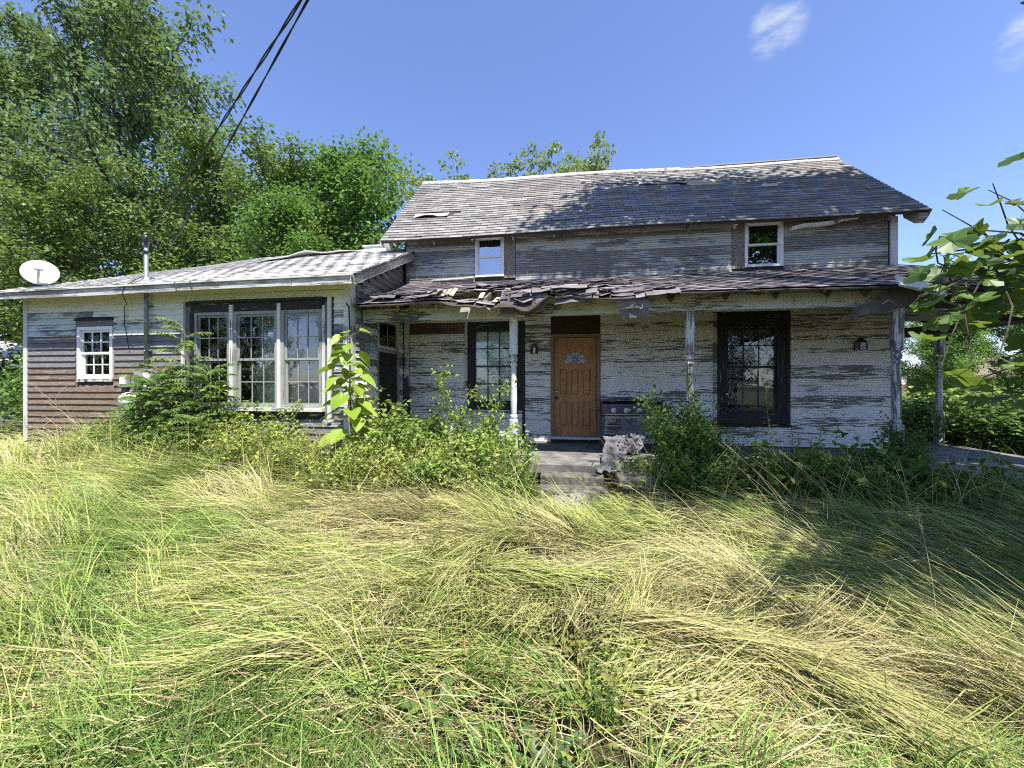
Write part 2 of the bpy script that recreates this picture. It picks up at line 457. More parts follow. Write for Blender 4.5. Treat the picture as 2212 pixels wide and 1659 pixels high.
def wall_cells(a0, a1, z0, z1, ops):
    xs = sorted({a0, a1, *[min(max(o[k], a0), a1) for o in ops for k in (0, 1)]})
    zs = sorted({z0, z1, *[min(max(o[k], z0), z1) for o in ops for k in (2, 3)]})
    for i in range(len(xs) - 1):
        for j in range(len(zs) - 1):
            cx, cz = (xs[i] + xs[i + 1]) / 2, (zs[j] + zs[j + 1]) / 2
            if not any(o[0] < cx < o[1] and o[2] < cz < o[3] for o in ops):
                yield xs[i], xs[i + 1], zs[j], zs[j + 1]
def backing(name, a0, a1, z0, z1, ops, at, axis='y', t=.12, mat='deck'):
    mb = MB()
    for x0, x1, q0, q1 in wall_cells(a0, a1, z0, z1, ops):
        if axis == 'y': mb.box(x0, x1, at, at + t, q0, q1)
        else: mb.box(at - t, at, x0, x1, q0, q1)
    return mb.build(name, M[mat], house)
def board_mesh(e, mat, beaded):
    if beaded: pr = [(0, 0), (-.024, 0), (-.019, e * .44), (-.007, e * .46), (-.007, e * .52), (-.020, e * .54), (-.012, e * .93), (-.004, e * .94), (-.004, e * .985), (0, e * .985)]
    else: pr = [(0, 0), (-.034, 0), (-.008, e + .006), (0, e + .006)]
    return MB().prism(pr, 0, 1, 'x').mesh('clapboard', mat)
BM = {}
def clad(parent, a0, a1, z0, z1, e, ops, at, axis, matfn, beaded, warp=0., maxlen=4.2):
    z = z0; row = 0
    while z < z1 - .01:
        cuts = [(a0, a1)]
        for o in ops:
            if o[2] < z + e * .6 and o[3] > z + e * .4:
                cuts = [q for s in cuts for q in ((s[0], min(s[1], o[0])), (max(s[0], o[1]), s[1])) if q[1] - q[0] > .02]
        for s in cuts:
            pcs = [s]
            if s[1] - s[0] > maxlen:
                k = s[0] + (s[1] - s[0]) * random.uniform(.3, .7); pcs = [(s[0], k - .003), (k + .003, s[1])]
            for (p, q) in pcs:
                mat = matfn(z, (p + q) / 2)
                key = (e, mat, beaded)
                if key not in BM: BM[key] = board_mesh(e, M[mat], beaded)
                dz = random.uniform(-1, 1) * warp; tilt = random.uniform(-1, 1) * warp / max(q - p, .6); out = random.uniform(0, warp) * .6
                if axis == 'y': link('clapboard', BM[key], parent, (p, at - out, z + dz), (random.uniform(-1, 1) * warp * 3, -tilt, 0), (q - p, 1, 1))
                else: link('clapboard', BM[key], parent, (at + out, p, z + dz), (0, -tilt, R(90)), (q - p, 1, 1))
        z += e; row += 1
    return row

# openings: x0, x1, z0, z1
WA = (-2.03, -1.40, 3.90, 4.78); WB = (3.37, 4.06, 3.88, 4.77)
DO = (-.41, .61, .40, 3.03); WC = (-2.26, -.95, 1.05, 2.94); WD = (2.79, 4.18, .83, 3.0)
lower_ops = [(WC[0], WC[1], WC[2], WC[3]), DO, WD]
fw = backing('front_wall', XL, XR, .1, 4.95, [(-2.0, -1.43, 3.93, 4.75), (3.40, 4.03, 3.91, 4.74), (-.36, .56, .45, 2.6), (-2.1, -1.17, 1.18, 2.8), (3.0, 3.99, 1.04, 2.83)], YM)
def m_low(z, x):
    if -3.2 < x < -2.3 and 2.62 < z < 2.88: return 'siding_red'
    return 'siding'
clad(fw, XL + .12, XR - .09, ZF + .02, 3.72, .082, lower_ops, YM - .001, 'y', m_low, True, .0015)
clad(fw, XL + .04, XR - .14, 3.72, 4.86, .088, [(WA[0] - .01, -1.15, 3.86, 4.9), (3.13, WB[1] + .01, 3.82, 4.9)], YM - .001, 'y', lambda z, x: 'siding_up', True, .002)
# oriented strand boards beside the upper windows
for a, b in ((-1.395, -1.16), (3.14, 3.365)):
    MB().box(a, b, YM - .02, YM + .0, 3.86, 4.80).build('strand_board', M['osb'], fw)
# corner boards
MB().box(XR - .10, XR + .02, YM - .03, YM + .09, 3.70, 4.72).build('corner_board', M['trim_white'], fw)
MB().box(XL + .0, XL + .11, YM - .03, YM - .002, ZF, 2.98).build('corner_board', M['trim_white'], fw)
MB().box(XR - .085, XR + .02, YM - .03, YM + .09, ZF, 3.69).build('corner_board', M['trim_white'], fw)
# flashing laths along the porch roof
MB().bar((2.05, YM - .06, 3.865), (3.1, YM - .06, 3.885), .03, .035).build('flashing_strip', M['trim_white_x'], fw)
MB().bar((-3.0, YM - .05, 3.86), (-2.05, YM - .05, 3.90), .03, .03).build('flashing_strip', M['trim_white_x'], fw)
# rest of the shell
mb = MB()
mb.prism([(YM + .12, .1), (12.7, .1), (12.7, 4.7), (10.5, 6.95), (YM + .12, 4.85)], XR - .12, XR, 'x')
mb.build('gable_wall', M['siding_up'], house)
mb = MB(); mb.prism([(YM + .12, .1), (12.7, .1), (12.7, 4.7), (10.5, 6.95), (YM + .12, 4.85)], XL, XL + .12, 'x'); mb.build('gable_wall', M['siding_up'], house)
MB().box(XL + .12, XR - .12, 12.6, 12.7, .1, 4.6).build('rear_wall', M['siding_up'], house)
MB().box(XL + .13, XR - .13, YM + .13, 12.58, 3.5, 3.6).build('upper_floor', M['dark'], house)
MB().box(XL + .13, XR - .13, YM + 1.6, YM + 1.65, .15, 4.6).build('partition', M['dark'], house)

# ---- main roof
EY, EZ, RY, RZ = 8.0, 4.70, 10.5, 7.10
SL = math.hypot(RY - EY, RZ - EZ); ALP = math.atan2(RZ - EZ, RY - EY)
X0, X1 = -4.06, 6.32
def main_sag(x, s):         # settled ridge and wavy courses
    return (.10 - .020 * (x + 4)) * (s / SL) + .02 * math.sin(x * 1.1 + 1) * (s / SL) - .018 * math.sin((x + 4) * .9) * (1 - s / SL)
def on_roof(x, s, w=0.): return Vector((x, EY + s * math.cos(ALP) - w * math.sin(ALP), EZ + s * math.sin(ALP) + w * math.cos(ALP) + main_sag(x, s)))
def roof_slab(w0, w1, nx=24, ns=6):
    mb = MB(); top = [[on_roof(X0 + (X1 - X0) * i / nx, SL * j / ns, w1) for j in range(ns + 1)] for i in range(nx + 1)]
    bot = [[on_roof(X0 + (X1 - X0) * i / nx, SL * j / ns, w0) for j in range(ns + 1)] for i in range(nx + 1)]
    mb.grid(top); mb.grid([r[::-1] for r in bot])
    mb.grid([[top[i][0], bot[i][0]] for i in range(nx + 1)]); mb.grid([[top[0][j], bot[0][j]] for j in range(ns + 1)][::-1])
    mb.grid([[top[nx][j], bot[nx][j]] for j in range(ns + 1)]); return mb
main_roof = roof_slab(-.055, 0).build('main_roof', M['deck'], house)
mb = MB()      # rear slope
mb.box(0, X1 - X0, -.06, SL, -.06, 0, Matrix.Translation((X0, 2 * RY - EY, EZ)) @ Matrix.Rotation(-ALP, 4, 'X') @ Matrix.Diagonal((1, -1, 1, 1)))
mb.build('rear_slope', M['shingle'], house)
tabs = {}
def tab_colors(me, nv, seed):
    """one grey value per shingle tab"""
    k = len(me.vertices) // nv; v = np.random.default_rng(seed).random(k).repeat(nv)
    v = np.concatenate([v, np.full(len(me.vertices) - len(v), .5)])
    a = me.color_attributes.new('Col', 'FLOAT_COLOR', 'POINT'); c = np.ones((len(v), 4), np.float32); c[:, :3] = v[:, None]
    a.data.foreach_set('color', c.ravel())
def strip_mesh(widths):
    key = tuple(round(w, 3) for w in widths); var = random.randrange(8)
    if (key, var) not in tabs:
        mb = MB(); x = 0
        for w in key:
            g = .011
            mb.add([(x + g, 0, .009), (x + w, 0, .009), (x + w, .15, -.002), (x + g, .15, -.002), (x + g, 0, .019), (x + w, 0, .019), (x + w, .15, .003), (x + g, .15, .003)],
                   [(0, 3, 2, 1), (4, 5, 6, 7), (0, 1, 5, 4), (1, 2, 6, 5), (2, 3, 7, 6), (3, 0, 4, 7)])
            x += w
        tabs[key, var] = mb.mesh('shingle', M['shingle']); tab_colors(tabs[key, var], 8, len(tabs))
    return tabs[key, var]
T = .305
rows = int(SL / .127)
n_sh = 0
for r in range(rows):
    s = r * .127 - .02
    x = X0 - .02; end = X1 + .02
    first = [T * 3, T * 2.5, T * 2, T * 1.5, T, T * .5][(r * 5) % 6] if r % 2 == 0 else [T * 2.5, T * 1.5, T * .5][(r // 2) % 3]
    left = first
    while x < end - .03:
        w = min(left, end - x)
        ws = []; q = w
        fr = q % T
        if left < 3 * T and fr > .02 and x < X0: ws.append(fr); q -= fr
        while q > .02: ws.append(min(T, q)); q -= T
        cx = x + w / 2
        torn = (-3.65 < cx < -2.75 and 1.08 < s < 1.36) or (2.65 < cx < 3.5 and 2.1 < s < 2.45)
        if not torn:
            p = on_roof(x, s); p2 = on_roof(x + w, s)
            link('shingle', strip_mesh(ws), main_roof, p, (ALP + random.gauss(0, .006), -(p2.z - p.z) / w + random.gauss(0, .0035), random.gauss(0, .002)))
            n_sh += 1
        x += w + .004; left = 3 * T
mb = MB()   # ridge cap
for i in range(46):
    xa = X0 + (X1 - X0) * i / 46; p = on_roof(xa, SL - .10, .012); q = on_roof(xa, SL + .01, .026)
    L = (X1 - X0) / 46 + .03; dz = random.uniform(0, .012)
    mb.add([p, p + Vector((L, 0, .004)), q + Vector((L, 0, dz)), q + Vector((0, 0, dz)), q + Vector((0, .1, -.09)), q + Vector((L, .1, -.09))], [(0, 1, 2, 3), (3, 2, 5, 4)])
mb.build('ridge_cap', M['shingle_pale'], house)
# torn shingles lifted from the roof
def sheet(mb, mp, u0, u1, rows, e, tab, rng, skip=None, v_start=0., curl=.0, jit=.01, thick=.006, nu=2, wild=None):
    """tabs of shingle laid in courses and carried over to 3D by mp(u, v, w)"""
    for r in range(rows):
        v = v_start + r * e
        a = u0(v) if callable(u0) else u0; b = u1(v) if callable(u1) else u1
        u = a - (tab * .5 if r % 2 else 0) - rng.uniform(0, .02)
        while u < b:
            ua, ub = max(u, a), min(u + tab - .008, b)
            u += tab
            if ub - ua < .05 or (skip and skip((ua + ub) / 2, v + e * .5)): continue
            k = rng.uniform(0, 1); wk = wild(ua, v) if wild else 1.; lift = .008 + (curl * wk * k ** 3); j = rng.uniform(-jit, jit, 3) * (.35 + .65 * wk)
            n0 = len(mb.v); vs = []
            for i in range(nu + 1):
                uu = ua + (ub - ua) * i / nu
                cl = lift * (1 + (.8 * (i != 1) if nu == 2 else 0))
                vs += [mp(uu + j[0], v + j[1], .001), mp(uu + j[0], v + j[1], .001 + thick * .6), mp(uu + j[0] + j[2], v + e + .018 + j[1], cl + thick), mp(uu + j[0] + j[2], v + e + .018 + j[1], cl)]
            fs = []
            for i in range(nu):
                o = i * 4
                fs += [(o + 1, o + 5, o + 6, o + 2), (o + 2, o + 6, o + 7, o + 3), (o, o + 3, o + 7, o + 4)]
            fs += [(0, 1, 2, 3), (nu * 4 + 3, nu * 4 + 2, nu * 4 + 1, nu * 4)]
            mb.add(vs, fs)
rg = np.random.default_rng(11)
mb = MB()
mb.grid([[on_roof(-3.62 + .82 * i / 10, 1.06 + .20 * j / 3, .02 + (.10 * math.sin(min(i / 7, 1) * 3.0) + .012 * random.random()) * (1 - j / 3) * (.3 + .7 * i / 10)) for j in range(4)] for i in range(11)])
mb.build('lifted_shingle', M['shingle_pale'], main_roof, solid=.012)
mb = MB()
for k, (s, xa, xb) in enumerate(((2.14, 2.68, 3.42), (2.22, 2.66, 3.3), (2.31, 2.72, 3.45), (2.40, 2.66, 3.38))):
    p, q = on_roof(xa, s, .015), on_roof(xb, s + .01, .018); mb.bar(p, q, .065, .022, (0, -.69, .72))
mb.build('bare_lath', M['lath'], main_roof)
mb = MB(); mb.grid([[on_roof(1.6 + 1.05 * i / 6, 2.27 + .13 * j, .035 + .02 * math.sin(i * 1.7 + j)) for j in range(2)] for i in range(7)])
mb.build('metal_patch', M['trim_white_x'], main_roof, solid=.006)
mb = MB(); mb.grid([[on_roof(4.1 + .32 * i, 1.72 + .06 * j, .03 + .03 * j) for j in range(2)] for i in range(2)])
mb.build('slipped_shingle', M['shingle_pale'], main_roof, solid=.008)
# rafter tails, fascia ends
for i in range(12):
    x = -3.75 + i * .86
    if x > 3.2 and x < 4.1: continue
    MB().bar((x, YM - .01, EZ + .14), (x + random.uniform(-.02, .02), EY + .06, EZ - .09), .05, .085).build('rafter_tail', M['rafter'], main_roof)
MB().prism([(EY - .03, EZ - .10), (EY + .10, EZ - .20), (EY + .34, EZ + .0), (EY + .42, EZ + .30), (EY + .30, EZ + .28)], XR + .16, XR + .30, 'x').build('eave_return', M['fascia'], main_roof)
MB().prism([(EY + .02, EZ - .06), (EY + .15, EZ - .16), (EY + .36, EZ + .05), (EY + .4, EZ + .28)], X0 + .05, X0 + .17, 'x').build('eave_return', M['fascia'], main_roof)
for xa, xb in ((X1 - .005, X1 + .02), (X0 - .02, X0 + .005)):
    MB().add([on_roof(x, s, w) for x in (xa, xb) for s in (-.02, SL) for w in (-.16, -.002)], [(0, 1, 3, 2), (4, 6, 7, 5), (0, 4, 5, 1), (2, 3, 7, 6), (0, 2, 6, 4), (1, 5, 7, 3)]).build('rake_board', M['fascia'], main_roof)
# loose gutter hanging under the eave
mb = MB()
prof = [(-.05, .03), (-.045, -.025), (0, -.04), (.045, -.02), (.05, .035)]
pa, pb = Vector((4.13, 8.16, 4.54)), Vector((5.25, 8.14, 4.68))
mb.grid([[pa.lerp(pb, t) + Vector((0, a, b + .02 * math.sin(t * 9))) for (a, b) in prof] for t in (0, .2, .4, .6, .8, 1)])
mb.build('loose_gutter', M['trim_white_x'], main_roof, solid=.006)

# ------------------------------------------------------------------ windows
def window(name, x0, x1, z0, z1, at, fw_, mats, cols, rows2, depth=.06, axis='y', behind=None, rail=.035, mun=.014, glass='glass', head=None, two=True):
    """double hung window: casing (the part), then sashes, muntins and panes"""
    frame_m, sash_m, mun_m = mats
    def box(mb, a0, a1, d0, d1, q0, q1):
        if axis == 'y': mb.box(a0, a1, at + d0, at + d1, q0, q1)
        else: mb.box(at - d1, at - d0, a0, a1, q0, q1)
    mb = MB()
    hd = head or fw_
    box(mb, x0, x0 + fw_, -.035, .05, z0, z1); box(mb, x1 - fw_, x1, -.035, .05, z0, z1)
    box(mb, x0 + fw_, x1 - fw_, -.036, .05, z1 - hd, z1); box(mb, x0 + fw_, x1 - fw_, -.05, .05, z0, z0 + fw_ * .8)
    w = mb.build(name, frame_m, house)
    a0, a1, q0, q1 = x0 + fw_, x1 - fw_, z0 + fw_ * .8, z1 - hd
    mid = (q0 + q1) / 2
    for k, (s0, s1) in enumerate(((q0, mid + rail * .4), (mid - rail * .4, q1)) if two else ((q0, q1),)):
        d = .0 if k == 0 and two else -.004 + .022
        d0 = .022 if (k == 0 and two) else -.002
        mb = MB()
        g = .002
        box(mb, a0 + g, a0 + rail, d0, d0 + .022, s0, s1); box(mb, a1 - rail, a1 - g, d0, d0 + .022, s0, s1)
        box(mb, a0 + rail, a1 - rail, d0, d0 + .022, s0, s0 + rail); box(mb, a0 + rail, a1 - rail, d0, d0 + .022, s1 - rail, s1)
        mb.build('sash', sash_m, w)
        b0, b1, c0, c1 = a0 + rail, a1 - rail, s0 + rail, s1 - rail
        for i in range(1, cols):
            x = b0 + (b1 - b0) * i / cols; mb = MB(); box(mb, x - mun / 2, x + mun / 2, d0 + .003, d0 + .019, c0, c1); mb.build('muntin', mun_m, w)
        for j in range(1, rows2):
            z = c0 + (c1 - c0) * j / rows2; mb = MB(); box(mb, b0, b1, d0 + .004, d0 + .018, z - mun / 2, z + mun / 2); mb.build('muntin', mun_m, w)
        for i in range(cols):
            for j in range(rows2):
                mb = MB()
                t = random.uniform(-.0015, .0015)
                box(mb, b0 + (b1 - b0) * i / cols + mun * .2, b0 + (b1 - b0) * (i + 1) / cols - mun * .2, d0 + .0095 + t, d0 + .0125 + t, c0 + (c1 - c0) * j / rows2 + mun * .2, c0 + (c1 - c0) * (j + 1) / rows2 - mun * .2)
                mb.build('pane', M[glass], w)
    return w, (a0, a1, q0, q1)
def drape(w, a0, a1, q0, q1, at, mat, name='curtain', folds=9, depth=.03, top_swag=0.):
    mb = MB(); n = 48
    P = []
    for i in range(n + 1):
        x = a0 + (a1 - a0) * i / n
        yy = at + depth * math.sin(i / n * folds * 2 * math.pi) + .01 * math.sin(i * 1.9)
        P.append([(x, yy + .02 * (j == 0), q1 + (q0 - q1) * j / 4 + (top_swag * math.sin(math.pi * i / n) * (1 if j == 0 else 0)) + (.02 * math.sin(i * .8) if j == 0 else 0)) for j in range(5)])
    mb.grid(P)
    return mb.build(name, mat, w, smooth=True)
def blinds(w, a0, a1, q0, q1, at, mat, pitch=.035, broken=0.):
    for k in range(int((q1 - q0) / pitch)):
        z = q0 + k * pitch
        if random.random() < broken: continue
        mb = MB(); t = random.gauss(0, .004)
        mb.add([(a0, at + .005, z - .013), (a1, at + .005, z - .013 + t), (a1, at - .005, z + .016 + t), (a0, at - .005, z + .016)], [(0, 1, 2, 3)])
        mb.build('blind_slat', mat, w)
# upper windows, white vinyl
for (x0, x1, z0, z1) in (WA, WB):
    w, b = window('window', x0, x1, z0, z1, YM, .05, (M['vinyl'], M['vinyl'], M['vinyl']), 1, 1, rail=.032, glass='glass_up')
    MB().box(b[0] - .02, b[1] + .02, YM + .5, YM + .52, b[2] - .2, b[3]).build('dark_room_panel', M['dark'], w)  # near-black panel behind the glass stands in for the unlit room
# porch window with white blinds, dark surround
w, b = window('window', -2.10, -1.17, 1.17, 2.80, YM, .05, (M['trim_dark'], M['sash_dark'], M['sash_dark']), 3, 2, rail=.03, mun=.02)
blinds(w, b[0] + .01, b[1] - .01, b[2], b[3], YM + .062, M['blind'], .032)
def surround(x0, x1, z0, z1, ix0, ix1, iz0, iz1, name='casing'):
    mb = MB()
    MB().box(x0, ix0 - .002, YM - .032, YM + .004, z0, z1).build(name, M['trim_dark'], fw)
    MB().box(ix1 + .002, x1, YM - .032, YM + .004, z0, z1).build(name, M['trim_dark'], fw)
    MB().box(ix0 - .002, ix1 + .002, YM - .03, YM + .004, iz1 + .002, z1).build(name, M['trim_dark_x'], fw)
    MB().box(ix0 - .002, ix1 + .002, YM - .03, YM + .004, z0, iz0 - .002).build(name, M['trim_dark_x'], fw)
surround(WC[0] + .06, WC[1] - .06, WC[2], WC[3], -2.10, -1.17, 1.17, 2.80)
MB().box(WC[0], WC[0] + .058, YM - .04, YM + .0, WC[2] - .02, WC[3]).build('casing', M['beam'], fw)
MB().box(WC[1] - .058, WC[1], YM - .04, YM + .0, WC[2] - .6, WC[3]).build('casing', M['trim_dark'], fw)
w, b = window('window', 3.0, 3.99, 1.04, 2.83, YM, .045, (M['trim_dark'], M['sash_dark'], M['sash_dark']), 3, 2, rail=.03, mun=.02, glass='glass')
blinds(w, b[0] + .01, b[1] - .01, b[2] + .12, b[3], YM + .07, M['blind_dark'], .034, .12)
surround(WD[0] + .07, WD[1] - .07, WD[2], WD[3], 3.0, 3.99, 1.04, 2.83)
MB().box(WD[0], WD[0] + .068, YM - .04, YM + .0, WD[2] - .02, WD[3]).build('casing', M['beam'], fw)
MB().box(WD[1] - .068, WD[1], YM - .04, YM + .0, WD[2] - .02, WD[3]).build('casing', M['trim_dark'], fw)
MB().box(WD[0] - .02, WD[1] + .02, YM - .07, YM - .001, WD[2] - .06, WD[2] - .022).build('window_sill', M['trim_dark_x'], fw)

# ------------------------------------------------------------------ front door
fr = MB()
fr.box(-.41, -.345, YM - .045, YM + .10, .49, 2.635); fr.box(.535, .61, YM - .045, YM + .10, .49, 2.635); fr.box(-.345, .535, YM - .046, YM + .10, 2.57, 2.635)
fr.build('door_frame', M['door_frame'], house)
MB().box(-.43, .63, YM - .09, YM + .10, .455, .505).build('door_sill', M['trim_white_x'], house)
MB().box(-.40, .60, YM - .022, YM + .0, 2.64, 3.03).build('transom_panel', M['transom'], house)
MB().box(-.41, .61, YM - .028, YM + .0, ZF, .452).build('kick_board', M['trim_dark_x'], house)
dx0, dx1, dz0, dz1 = -.338, .53, .515, 2.562
dm = MB()
DY = YM + .02
px = [(-.225, -.065), (.015, .175), (.255, .415)]
pz = [(.72, 1.22), (1.38, 1.90)]
holes = [(a, b, c, d) for (a, b) in px for (c, d) in pz] + [(-.16, .36, 2.02, 2.30)]
for (a, b, c, d) in wall_cells(dx0, dx1, dz0, dz1, holes): dm.box(a, b, DY, DY + .045, c, d)
# spandrels round the half-round light
fc, fr_ = (.10, 2.02), .255
n = 20
for sgn in (-1, 1):
    arc = [(fc[0] + sgn * fr_ * math.cos(math.pi / 2 * k / n), fc[1] + fr_ * math.sin(math.pi / 2 * k / n)) for k in range(n + 1)]
    ex = fc[0] + sgn * .26
    for k in range(n):
        (xa, za), (xb, zb) = arc[k], arc[k + 1]
        quad = [(xa, za), (ex, za), (ex, zb), (xb, zb)]
        dm.prism(quad if sgn > 0 else quad[::-1], DY + .0005, DY + .044, 'y')
dm.box(-.16, .36, DY + .0005, DY + .044, 2.275, 2.30)
door = dm.build('front_door', M['oak'], house)
for (a, b, c, d) in holes[:6]:
    mb = MB()
    mb.box(a, b, DY + .024, DY + .04, c, d)
    g = .028
    mb.add([(a + .008, DY + .0235, c + .008), (b - .008, DY + .0235, c + .008), (b - .008, DY + .0235, d - .008), (a + .008, DY + .0235, d - .008), (a + g, DY + .006, c + g), (b - g, DY + .006, c + g), (b - g, DY + .006, d - g), (a + g, DY + .006, d - g)],
           [(4, 5, 6, 7), (0, 1, 5, 4), (1, 2, 6, 5), (2, 3, 7, 6), (3, 0, 4, 7)])
    mb.build('panel', M['oak'], door)
poly = [(fc[0] + .252 * math.cos(math.pi * k / 24), fc[1] + .004 + .252 * math.sin(math.pi * k / 24)) for k in range(25)]
MB().prism(poly, DY + .018, DY + .026, 'y').build('fanlight', M['fan'], door)
mb = MB(); mb.tube([(fc[0] + .253 * math.cos(math.pi * k / 24), DY - .002, fc[1] + .004 + .253 * math.sin(math.pi * k / 24)) for k in range(25)] , .010, 6); mb.tube([(fc[0] - .255, DY - .002, fc[1] + .004), (fc[0] + .255, DY - .002, fc[1] + .004)], .010, 6)
mb.build('fanlight_rim', M['oak'], door)
mb = MB()
for rr in (.055, .028): mb.tube([(fc[0] + rr * math.cos(a), DY + .015, fc[1] + .09 + rr * math.sin(a)) for a in np.linspace(0, 2 * math.pi, 17)], .006, 5)
for k in range(1, 6):
    a = math.pi * k / 6; mb.tube([(fc[0] + .06 * math.cos(a), DY + .016, fc[1] + .09 + .06 * math.sin(a)), (fc[0] + .24 * math.cos(a) * (1 - .15 * math.sin(a)), DY + .016, fc[1] + .01 + .235 * math.sin(a))], .005, 5)
mb.build('fanlight_tracery', M['black'], door)
def knob(z, mat, nm, r):
    mb = MB(); prof = [(r * .9, 0), (r, .008), (r * .45, .012), (r * .4, .03), (r * .85, .04), (r * .95, .055), (r * .7, .066), (.002, .069)]
    vs = []; nn = 14
    mb.lathe(prof, n=nn)
    mb.v = [(x - .29, DY - zz, y + z) for x, y, zz in mb.v]
    mb.build(nm, M[mat], door, smooth=True)
knob(1.44, 'chrome', 'deadbolt', .030); knob(1.31, 'black', 'door_knob', .034)

# ------------------------------------------------------------------ side wing
WXL = -10.49
wing_ops = [(-6.95, -3.98, 1.0, 3.12), (-9.30, -8.44, 1.64, 2.84)]
ww = backing('wing_wall', WXL, XS, .25, 3.40, [(-6.70, -4.22, 1.2, 2.98), (-9.24, -8.5, 1.72, 2.66)], YW)
def m_wing(z, x):
    if z > 2.86: return 'siding_wing_paint'
    if z > 2.5: return 'siding_wing_paint' if (random.random() < .45 and x > -8) else 'siding_wing_worn'
    if z > 2.02: return 'siding_wing_bare' if x < -8 or random.random() < .6 else 'siding_wing_worn'
    if z > 1.85: return 'siding_wing_bare'
    return 'siding_wing_brown' if x < -7.6 else ('siding_wing_bare' if random.random() < .6 else 'siding_wing_worn')
clad(ww, WXL + .07, XS - .10, .40, 3.36, .117, wing_ops, YW - .001, 'y', m_wing, False, .004, 3.0)
MB().box(WXL - .02, WXL + .068, YW - .04, YW + .06, .30, 3.34).build('corner_board', M['trim_white'], ww)
MB().box(XS - .10, XS + .03, YW - .045, YW - .001, .22, 3.34).build('corner_board', M['trim_white'], ww)
MB().box(XS + .002, XS + .03, YW - .0005, YW + .10, .22, 3.38).build('corner_board', M['trim_white'], ww)
mb = MB()
xq = WXL
while xq < XS - .1:
    L = random.uniform(.35, .7); mb.box(xq, min(xq + L - .02, XS), YW + .01 + random.uniform(0, .03), YW + .2, .02, .39 + random.uniform(-.01, .005)); xq += L
mb.build('foundation', M['stone'], ww)
# side wall facing the porch
sw = backing('wing_side_wall', YW + .12, YM, .25, 3.38, [(7.16, 7.99, 2.34, 2.86), (7.16, 7.99, .40, 2.25)], XS, 'x')
MB().prism([(YW + .12, 3.382), (YM, 3.382), (YM, 4.40)], XS - .12, XS, 'x').build('side_gable', M['deck'], house)
clad(sw, YW + .105, YM - .02, .42, 4.30, .117, [(7.10, 8.05, .38, 2.92)] + [t for k in range(40) for t in [(-9., 6.35 + (.42 + .117 * k + .117 - 3.36) / .475, .42 + .117 * k + .03, .42 + .117 * k + .09)] if .42 + .117 * k > 3.2], XS + .001, 'x', lambda z, y: 'siding_wing_bare' if z > 2.9 else ('siding' if random.random() < .55 else 'siding_wing_worn'), False, .002)
w, b = window('side_window', 7.10, 8.05, 2.30, 2.92, XS, .055, (M['trim_white'], M['sash_grey'], M['sash_grey']), 2, 1, axis='x', two=False)
MB().box(XS - .05, XS - .01, 7.15, 8.0, .40, 2.26).build('side_door', M['trim_dark'], house)
mb = MB(); mb.box(XS - .02, XS + .03, 7.08, 7.15, .40, 2.29); mb.box(XS - .02, XS + .03, 8.0, 8.07, .40, 2.29); mb.box(XS - .02, XS + .031, 7.15, 8.0, 2.23, 2.29); mb.build('side_door_frame', M['sash_grey'], house)
MB().box(WXL, WXL + .12, YW + .12, 11.6, .2, 3.4).build('wing_end_wall', M['siding_wing_bare'], house)
MB().box(WXL + .12, XL - .01, 11.5, 11.6, .2, 3.4).build('wing_rear_wall', M['siding_wing_bare'], house)
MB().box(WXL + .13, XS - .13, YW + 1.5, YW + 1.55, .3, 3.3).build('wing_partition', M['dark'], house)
# the triple window
GM = (M['sash_grey'], M['sash_grey'], M['sash_grey'])
for k, (x0, x1) in enumerate(((-6.70, -5.98), (-5.90, -5.04), (-4.97, -4.20))):
    w, b = window('window', x0, x1, 1.19, 2.88, YW, .05, GM, 3, 2, rail=.04, mun=.018)
    if k == 0:
        MB().box(b[0], b[1], YW + .10, YW + .104, b[2], b[3]).build('blind_or_backing', M['teal'], w)
    else:
        drape(w, b[0] - .02, b[1] + .02, b[2] - .02, b[3], YW + .20, M['curtain'], 'curtain', 7, .03)
        drape(w, b[0], b[1], b[2] - .02, b[2] + .45, YW + .13, M['lace'], 'lace_valance', 10, .018, -.10)
MB().box(-6.74, -4.19, YW - .03, YW - .001, 2.884, 3.06).build('window_header', M['trim_dark_x'], ww)
MB().box(-6.76, -4.17, YW - .085, YW - .03, 3.05, 3.085).build('drip_cap', M['trim_dark_x'], ww)
MB().box(-6.78, -4.15, YW - .10, YW - .001, 1.13, 1.188).build('window_sill', M['trim_white_x'], ww)
MB().box(-6.74, -4.19, YW - .022, YW - .001, 1.0, 1.128).build('apron_board', M['trim_dark_x'], ww)
for (a, b_) in ((-5.975, -5.905), (-5.035, -4.975)):
    MB().box(a, b_, YW - .055, YW - .001, 1.19, 3.0).build('mullion', M['trim_white'], ww)
MB().box(-6.80, -6.705, YW - .03, YW - .001, 1.19, 2.88).build('casing', M['trim_dark'], ww)
MB().box(-4.195, -4.15, YW - .03, YW - .001, 1.19, 2.95).build('casing', M['trim_white'], ww)
MB().box(-4.08, -4.02, YW - .06, YW - .012, .95, 3.09).build('casing', M['trim_white'], ww)
MB().box(-6.95, -6.90, YW - .06, YW - .012, .95, 3.09).build('casing', M['trim_white'], ww)
for x0, x1, z0, z1, m in ((-6.895, -6.80, 1.0, 3.0, 'siding_wing_bare'), (-4.15, -4.085, 1.0, 3.0, 'siding_wing_bare'), (-6.895, -4.085, 3.088, 3.13, 'siding_wing_worn')):
    MB().box(x0, x1, YW - .014, YW - .001, z0, z1).build('filler_board', M[m], ww)
